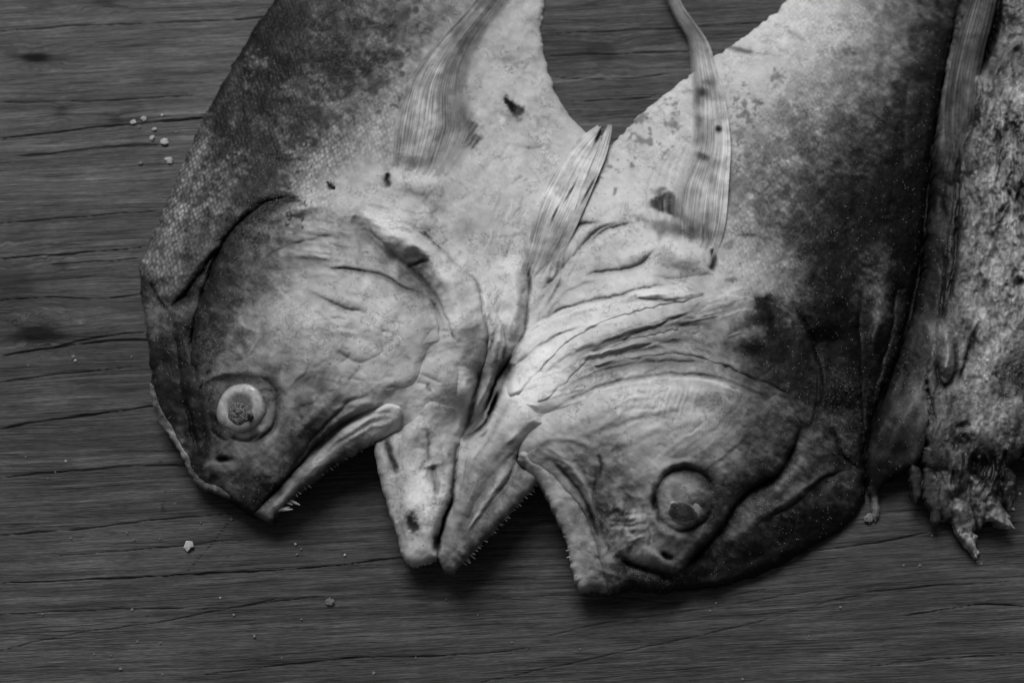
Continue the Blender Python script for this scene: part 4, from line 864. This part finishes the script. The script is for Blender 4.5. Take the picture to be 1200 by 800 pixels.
# teeth
def tooth_mesh():
    me = bpy.data.meshes.new('tooth'); n = 8; V = []; F = []
    for k, (r, z, o) in enumerate([(1, 0, 0), (.85, .35, .03), (.55, .7, .12), (.2, .95, .25)]):
        V += [(r*.5*math.cos(2*math.pi*j/n)+o, r*.5*math.sin(2*math.pi*j/n), z*2) for j in range(n)]
    V.append((.3, 0, 2.05))
    for k in range(3): F += [(k*n+j, k*n+(j+1) % n, (k+1)*n+(j+1) % n, (k+1)*n+j) for j in range(n)]
    F += [(3*n+j, 3*n+(j+1) % n, len(V)-1) for j in range(n)]
    me.from_pydata(V, [], F); me.polygons.foreach_set('use_smooth', [True]*len(F)); me.materials.append(TOOTH); return me
TME = tooth_mesh()
def teeth(path, n, parent, size, out, z, jit=.4):
    pl = spline(path, step=2)
    for i in range(n):
        k = (i+.5+RNG.uniform(-jit, jit))/n*(len(pl)-1); j = int(np.clip(k, 0, len(pl)-2)); u, v = pl[j, :2]+(pl[j+1, :2]-pl[j, :2])*(k-j)
        o = bpy.data.objects.new('tooth', TME); COL.objects.link(o); o.parent = parent
        s_ = size*RNG.uniform(.6, 1.25)*1e-3*.3
        o.location = P(u, v, z+RNG.uniform(-.4, .4)); o.scale = (s_*.8, s_*.8, s_*1.3)
        d = Vector((out[0]+RNG.uniform(-.3, .3), -out[1]+RNG.uniform(-.3, .3), RNG.uniform(-.1, .35)))
        o.rotation_euler = d.to_track_quat('Z', 'Y').to_euler()
UJ = [o for o in fish.children if o.name.startswith('upper_jaw')]
teeth([(548, 650), (579, 618), (602, 592), (628, 566)], 34, lj2, 2.2, (.8, .6), 13.5)
teeth([(541, 660), (546, 655), (552, 648)], 4, lj2, 3.0, (.7, .8), 12)
teeth([(322, 598), (326, 596)], 2, UJ[0], 5.5, (.9, -.1), 9.0)
teeth([(332, 587), (338, 584)], 2, UJ[0], 6.0, (.9, .35), 9.5)
teeth([(345, 579), (368, 560), (395, 540), (425, 522)], 22, UJ[0], 2.2, (.7, .7), 11)
teeth([(640, 577), (655, 607), (667, 637), (671, 660), (678, 680)], 7, UJ[1], 1.8, (-.9, .3), 13)

# ------------------------------------------------------------------ the second fish, flesh side up, at the right edge
B = Map(); B.fank = .9
B.heights([(1135, -40, 7), (1118, 50, 8), (1105, 110, 8), (1092, 240, 8), (1078, 340, 8), (1045, 450, 8), (1020, 540, 8), (1018, 600, 2), (1150, 0, 14), (1135, 100, 14), (1120, 200, 14), (1110, 300, 15), (1095, 400, 16), (1060, 500, 14),
  (1180, 60, 15), (1200, 150, 19), (1180, 260, 20), (1170, 350, 20), (1170, 450, 18), (1140, 520, 14), (1110, 560, 10), (1130, 600, 7), (1142, 650, 2), (1180, 600, 7), (1250, 300, 20), (1250, 50, 18), (1250, 500, 15), (1260, 600, 8), (1050, 555, 9), (1085, 540, 10), (1100, 600, 6)])
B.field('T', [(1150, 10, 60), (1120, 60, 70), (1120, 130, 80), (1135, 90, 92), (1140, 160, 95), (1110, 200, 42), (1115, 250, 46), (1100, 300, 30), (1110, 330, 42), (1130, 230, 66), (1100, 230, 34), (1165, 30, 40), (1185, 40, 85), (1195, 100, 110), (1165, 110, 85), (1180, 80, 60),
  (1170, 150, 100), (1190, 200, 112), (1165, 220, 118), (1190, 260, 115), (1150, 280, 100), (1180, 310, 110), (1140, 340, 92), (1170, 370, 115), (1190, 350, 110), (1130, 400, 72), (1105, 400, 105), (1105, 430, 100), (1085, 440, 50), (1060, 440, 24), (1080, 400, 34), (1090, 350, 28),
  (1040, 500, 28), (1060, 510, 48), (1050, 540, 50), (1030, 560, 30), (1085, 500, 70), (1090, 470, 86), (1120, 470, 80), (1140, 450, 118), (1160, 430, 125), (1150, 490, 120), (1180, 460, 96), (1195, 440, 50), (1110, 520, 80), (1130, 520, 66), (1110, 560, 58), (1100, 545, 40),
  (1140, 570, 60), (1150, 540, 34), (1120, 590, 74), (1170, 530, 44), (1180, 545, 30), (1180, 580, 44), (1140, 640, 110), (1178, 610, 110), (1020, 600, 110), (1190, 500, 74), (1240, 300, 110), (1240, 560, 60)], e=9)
B.field('S', [(0, 0, 0), (1200, 400, 0)]); B.field('N', [(1150, 50, .02), (1120, 130, .06), (1110, 260, .06), (1090, 400, .1), (1180, 200, .08), (1170, 300, .12), (1160, 380, .3), (1150, 460, .95), (1170, 430, .8), (1130, 480, .6), (1100, 460, .25), (1110, 520, .25), (1060, 500, .03), (1130, 580, .1), (1180, 540, .05), (1195, 360, .25), (1190, 500, .2)], e=10)
_s = np.clip((B.U-1088)/30, .15, 1)
B.L['T'] *= 1.08
B.L['H'] += _s*(1.3*fbm(B.U/22, B.V/48, 4, 131, .6)+.35*fbm(B.U/8, B.V/14, 3, 137))
_w = np.clip((B.U-1090)/40, 0, 1)
B.L['T'] *= np.exp(.24*fbm(B.U/12, B.V/34, 4, 161, .6)+.20*_w*fbm(B.U/4, B.V/8, 3, 163, .7)+.12*fbm(B.U/2.6, B.V/2.6, 2, 167))
B.L['H'] += .5*_w*np.abs(fbm(B.U/12, B.V/18, 4, 171, .6))-.25*_w*np.abs(fbm(B.U/5, B.V/6, 2, 173))
TB = B.stroke
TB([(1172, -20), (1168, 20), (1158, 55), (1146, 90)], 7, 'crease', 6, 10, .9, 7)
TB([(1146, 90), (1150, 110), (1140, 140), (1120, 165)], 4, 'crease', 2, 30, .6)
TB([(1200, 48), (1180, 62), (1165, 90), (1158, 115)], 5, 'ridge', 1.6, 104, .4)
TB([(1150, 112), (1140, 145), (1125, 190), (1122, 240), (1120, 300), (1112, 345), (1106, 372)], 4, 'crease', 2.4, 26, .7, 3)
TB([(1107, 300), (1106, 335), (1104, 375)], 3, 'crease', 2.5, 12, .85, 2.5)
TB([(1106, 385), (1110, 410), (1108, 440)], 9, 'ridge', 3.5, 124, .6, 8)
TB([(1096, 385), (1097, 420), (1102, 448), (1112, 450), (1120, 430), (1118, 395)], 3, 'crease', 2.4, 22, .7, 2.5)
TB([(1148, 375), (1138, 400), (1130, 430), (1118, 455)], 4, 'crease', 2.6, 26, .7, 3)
TB([(1085, 440), (1090, 470), (1096, 500)], 3, 'crease', 2, 30, .6)
TB([(1070, 380), (1052, 430), (1040, 480), (1024, 530), (1020, 570)], 8, 'ridge', 1.2, 62, .3)
TB([(1088, 430), (1070, 475), (1045, 520), (1038, 550)], 9, 'ridge', 1.6, 74, .3)
TB([(1150, 165), (1165, 185), (1180, 215), (1186, 245)], 4, 'crease', 1.6, 74, .5)
B.fan([(1175, 120), (1170, 200), (1150, 290)], [(1230, 140), (1220, 220), (1200, 330)], 46, 2.6, 1.3, 60, .6, 5)
B.fan([(1160, 290), (1150, 350), (1140, 400)], [(1220, 300), (1210, 370), (1200, 430)], 26, 3, .8, 64, .5, 5)
B.fan([(1118, 120), (1112, 190), (1105, 260)], [(1132, 150), (1128, 220), (1120, 300)], 18, 2, .5, 40, .5, 1)
B.fan([(1095, 400), (1090, 460), (1078, 520)], [(1110, 430), (1106, 490), (1092, 540)], 14, 2.2, .6, 34, .5, 3)
TB([(1078, 400), (1062, 450), (1046, 500), (1036, 545)], 12, 'ridge', 1.4, 54, .3)
B.fan([(1175, 90), (1165, 160), (1168, 240), (1160, 330)], [(1215, 60), (1208, 170), (1200, 300), (1190, 360)], 60, 1.8, .5, 150, .0, 6)
for _ in range(46):
    x_ = RNG.uniform(1150, 1200); y_ = RNG.uniform(100, 380); L_ = RNG.uniform(12, 46); t_ = RNG.choice([-.5, .5])+RNG.uniform(-.2, .2)
    TB([(x_, y_), (x_+L_*.5*t_, y_+L_*.5), (x_+L_*t_+RNG.uniform(-4, 4), y_+L_)], RNG.uniform(1.2, 2.2), 'ridge', .35, 152, .45, 1.6, jit=3)
for _ in range(26):
    x_ = RNG.uniform(1148, 1200); y_ = RNG.uniform(100, 390)
    B.blob(x_, y_, RNG.uniform(3, 7), RNG.uniform(5, 14), RNG.uniform(-30, 30), -.4, 62, .5, rag=.8)
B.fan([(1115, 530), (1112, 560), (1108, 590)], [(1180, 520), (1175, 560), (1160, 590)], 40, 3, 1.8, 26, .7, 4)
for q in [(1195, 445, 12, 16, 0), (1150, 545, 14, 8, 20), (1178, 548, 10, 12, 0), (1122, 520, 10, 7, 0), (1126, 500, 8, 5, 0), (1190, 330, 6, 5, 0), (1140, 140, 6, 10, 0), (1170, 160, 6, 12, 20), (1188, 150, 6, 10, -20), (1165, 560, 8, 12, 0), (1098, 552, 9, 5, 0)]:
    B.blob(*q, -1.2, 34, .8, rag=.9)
for q in [(1124, 598, 8, 10), (1112, 572, 10, 6), (1148, 575, 9, 8), (1160, 590, 8, 6), (1136, 560, 6, 5)]: B.blob(*q, 0, 1.0, 118, .6, rag=.9)
fish2 = empty('split_fish', 'dried fish at the right edge lying rough flesh side up with ragged torn end', 'fish')
sheet('flesh', B, [(1150, -42, 0), (1145, 20, 0), (1136, 80, 0), (1124, 150, 0), (1112, 220, 0), (1104, 290, 0), (1098, 350, 0), (1088, 400, .3), (1084, 440), (1088, 480), (1086, 520), (1080, 536), (1084, 548), (1076, 560), (1072, 572), (1078, 582), (1088, 576), (1092, 590), (1090, 602), (1104, 606), (1114, 608), (1120, 616), (1122, 628),
   (1130, 634), (1138, 646), (1143, 653), (1145, 650), (1142, 634), (1140, 624), (1150, 612), (1162, 606), (1172, 612), (1180, 616), (1183, 606), (1176, 592), (1182, 578), (1186, 560), (1180, 548), (1192, 542), (1204, 530), (1230, 520), (1270, 540), (1280, 400), (1280, -42)],
   FLESH, fish2, lift=.8, R=10, thick=60, lip=1.8, rag=4.6, ragf=5)
sheet('skin', B, [(1136, -42), (1124, 14), (1114, 55), (1106, 100), (1099, 160), (1092, 235), (1086, 290), (1077, 345), (1062, 400), (1042, 455), (1026, 495), (1018, 530), (1016, 562), (1021, 582), (1022, 606), (1028, 610), (1031, 596), (1030, 580), (1040, 562), (1056, 554), (1066, 548), (1078, 538), (1088, 500, .6), (1092, 450, 0), (1104, 390, 0), (1116, 320, 0), (1126, 240, 0), (1140, 150, 0), (1160, 60, 0), (1170, -42, 0)],
   SKIN, fish2, lift=.2, R=12, thick=60, lip=1.6, rag=1.6)
for ol in [[(1084, 548), (1100, 556), (1103, 585), (1101, 608), (1094, 612), (1089, 596), (1083, 578)], [(1116, 584), (1134, 590), (1139, 618), (1142, 636), (1147, 654), (1142, 653), (1134, 640), (1126, 632), (1117, 616)],
           [(1156, 580), (1174, 590), (1180, 604), (1190, 620), (1178, 617), (1166, 610), (1154, 608)], [(1140, 560), (1158, 570), (1156, 600), (1150, 618), (1144, 612), (1138, 590)], [(1066, 546), (1080, 552), (1080, 575), (1074, 590), (1068, 580)], [(1170, 550), (1188, 552), (1192, 575), (1186, 596), (1176, 584)]]:
    sheet('torn_strip', B, ol, FLESH, fish2, lift=2.0, R=7, thick=2.0, lip=1.2, rag=1.9, ragf=10, tone_k=1.05)
fin('pectoral_fin', [(1117, 205), (1108, 170), (1108, 120), (1116, 70), (1128, 25), (1150, -40)], [(1140, 180), (1142, 140), (1146, 100), (1154, 60), (1164, 20), (1176, -40)], B, FINM, fish2, 9,
    lambda s, f: 1.2+1.4*s, lambda s, f: 66+26*np.sin(f*3.1)-20*np.clip(.3-s, 0, 1), amp=.3, seed=21, streak=.3, fade=.45, cover=lambda s, f: 1.05-.55*f)

# ------------------------------------------------------------------ salt crumbs on the table
def crumb_mesh(seed, sub=2, nm='crumb', mat=SALT):
    import bmesh
    bm = bmesh.new(); bmesh.ops.create_icosphere(bm, subdivisions=sub, radius=1)
    r = np.random.RandomState(seed); off = r.rand(3)*50
    from mathutils import noise
    for vtx in bm.verts:
        d = vtx.co.normalized(); k = .72+.5*noise.noise(d*1.7+Vector(off))+.28*noise.noise(d*4.5+Vector(off))
        vtx.co = d*k; vtx.co.z *= .6
    me = bpy.data.meshes.new(nm); bm.to_mesh(me); bm.free(); me.materials.append(mat); return me
CM = [crumb_mesh(i) for i in range(5)]; CD = [crumb_mesh(i+9, 2, 'crumb', SALTD) for i in range(4)]
def crumb(u, v, r, label, group=None, dull=False, sx=1.0, cat='salt crumb'):
    o = bpy.data.objects.new('salt_crumb', random.choice(CD if dull else CM)); COL.objects.link(o)
    q = P(u, v, .15+r*.3*.25); o.location = q; s_ = r*.3e-3
    o.scale = (s_*sx, s_, s_*.55); o.rotation_euler = (RNG.uniform(-.3, .3), RNG.uniform(-.3, .3), RNG.uniform(0, 6))
    o['label'] = label; o['category'] = cat
    if group: o['group'] = group
    return o
G1 = 'white salt crumbs by the left back of the fish'
crumb(193, 166, 6.2, 'largest white salt crumb of the cluster left of the scaly back', G1)
crumb(198, 188, 4.8, 'white salt crumb lowest of the cluster, nearest the edge of the scaly back', G1, sx=1.4)
crumb(156, 143, 4.6, 'white salt crumb at the left end of the cluster near the fish back', G1)
crumb(169, 139, 4.6, 'white salt crumb at the top of the cluster, just right of the leftmost one', G1)
crumb(178, 161, 4.4, 'white salt crumb just left of the largest one in the cluster', G1)
crumb(181, 151, 3.6, 'small white salt crumb in the middle of the cluster', G1)
crumb(190, 135, 2.6, 'tiny white salt crumb at the top right of the cluster, above the long crack', G1)
crumb(206, 155, 2.4, 'tiny pale salt crumb of the cluster closest to the fish, right of the largest', G1, True)
crumb(165, 191, 3.6, 'dull salt crumb below the cluster, left of the lowest white one', G1, True)
crumb(163, 149, 2.6, 'tiny dull salt crumb between the two leftmost white ones', G1, True)
crumb(221, 638, 7.5, 'largest pale flake lying alone below the left snout beside a knife scratch', None, False)
crumb(387, 705, 6.5, 'dull flat flake on the wood below the gap between the mouths', None, True)
crumb(1018, 607, 7.5, 'pale soft crumb on the wood at the lower right end of the fish head', None, True, .9)
crumb(86, 418, 3.2, 'pair of pale grains stuck on the wood below the dark knot, upper one', None, True)
G2 = 'tiny salt grains scattered on the table'
for (u, v, r) in [(83, 630, 1.8), (149, 624, 1.5), (157, 632, 1.8), (187, 631, 1.2), (235, 612, 1.5), (271, 608, 2.6), (346, 637, 1.8), (348, 649, 2.0), (353, 643, 1.6), (404, 650, 1.8), (155, 714, 2.2), (50, 719, 1.6), (274, 720, 2.0), (298, 745, 2.2), (110, 766, 1.6),
                  (141, 783, 2.2), (188, 753, 1.6), (161, 751, 1.4), (438, 788, 2.3), (190, 790, 1.8), (130, 768, 1.3), (353, 725, 1.5), (832, 715, 2.2), (839, 706, 1.8), (523, 702, 1.5), (1078, 662, 2.2), (1059, 662, 1.6), (1150, 660, 2.0), (985, 711, 2.0), (870, 795, 1.8), (1092, 627, 1.5),
                  (30, 535, 1.6), (77, 540, 1.6), (65, 553, 1.4), (88, 422, 2.0), (154, 418, 1.6), (205, 590, 1.4), (487, 770, 1.6), (600, 752, 1.3), (1183, 580, 2.2), (1195, 578, 1.8), (1187, 596, 2.0), (1165, 612, 1.4), (56, 560, 1.2), (33, 428, 1.3), (258, 700, 1.3), (330, 770, 1.3), (560, 720, 1.2), (680, 760, 1.3), (948, 745, 1.4)]:
    crumb(u, v, r, 'tiny pale salt grain scattered on the dark wood away from the larger crumbs', G2, RNG.rand() < .85)

# ------------------------------------------------------------------ small fly on the left fish half
def fly():
    import bmesh
    z = float(A.get('H', np.array([387.]), np.array([217.]))[0])+.5
    c = P(387, 217, z)
    root = empty('fly', 'tiny black fly sitting on the pale skin above the left gill cover', 'fly', tuple(c))
    bm = bmesh.new()
    for (x, y, zz, r, sx) in [(0, 0, .6, .75, 1.3), (-.9, .7, .65, .5, 1), (1.0, -.8, .5, .7, 1.5)]:
        m = Matrix.Translation((x, y, zz)) @ Matrix.Rotation(math.radians(-40), 4, 'Z') @ Matrix.Diagonal((sx, 1, .8, 1))
        bmesh.ops.create_icosphere(bm, subdivisions=2, radius=r, matrix=m)
    for vtx in bm.verts: vtx.co *= 1e-3
    me = bpy.data.meshes.new('torso'); bm.to_mesh(me); bm.free(); me.materials.append(BLACK)
    o = bpy.data.objects.new('torso', me); COL.objects.link(o); o.parent = root
    for i in range(6):
        sd_ = -1 if i < 3 else 1; k = i % 3
        a = Vector((-.3+.5*k, .3-.4*k, .5))*1e-3; d = Vector((sd_*(.64), sd_*.77, 0)); b_ = a+d*1.0e-3+Vector((0, 0, .4e-3)); e = a+d*1.9e-3+Vector(((k-1)*.4e-3, -(k-1)*.4e-3, -.8e-3))
        V = []; F = []
        for j, (q, rr) in enumerate(((a, .11e-3), (b_, .09e-3), (e, .04e-3))):
            for m in range(5):
                t = 2*math.pi*m/5; V.append(tuple(q+Vector((d.y*math.cos(t), -d.x*math.cos(t), math.sin(t)))*rr))
        for j in range(2):
            F += [(j*5+m, j*5+(m+1) % 5, j*5+5+(m+1) % 5, j*5+5+m) for m in range(5)]
        mesh_obj('leg', V, F, BLACK, root)
fly()
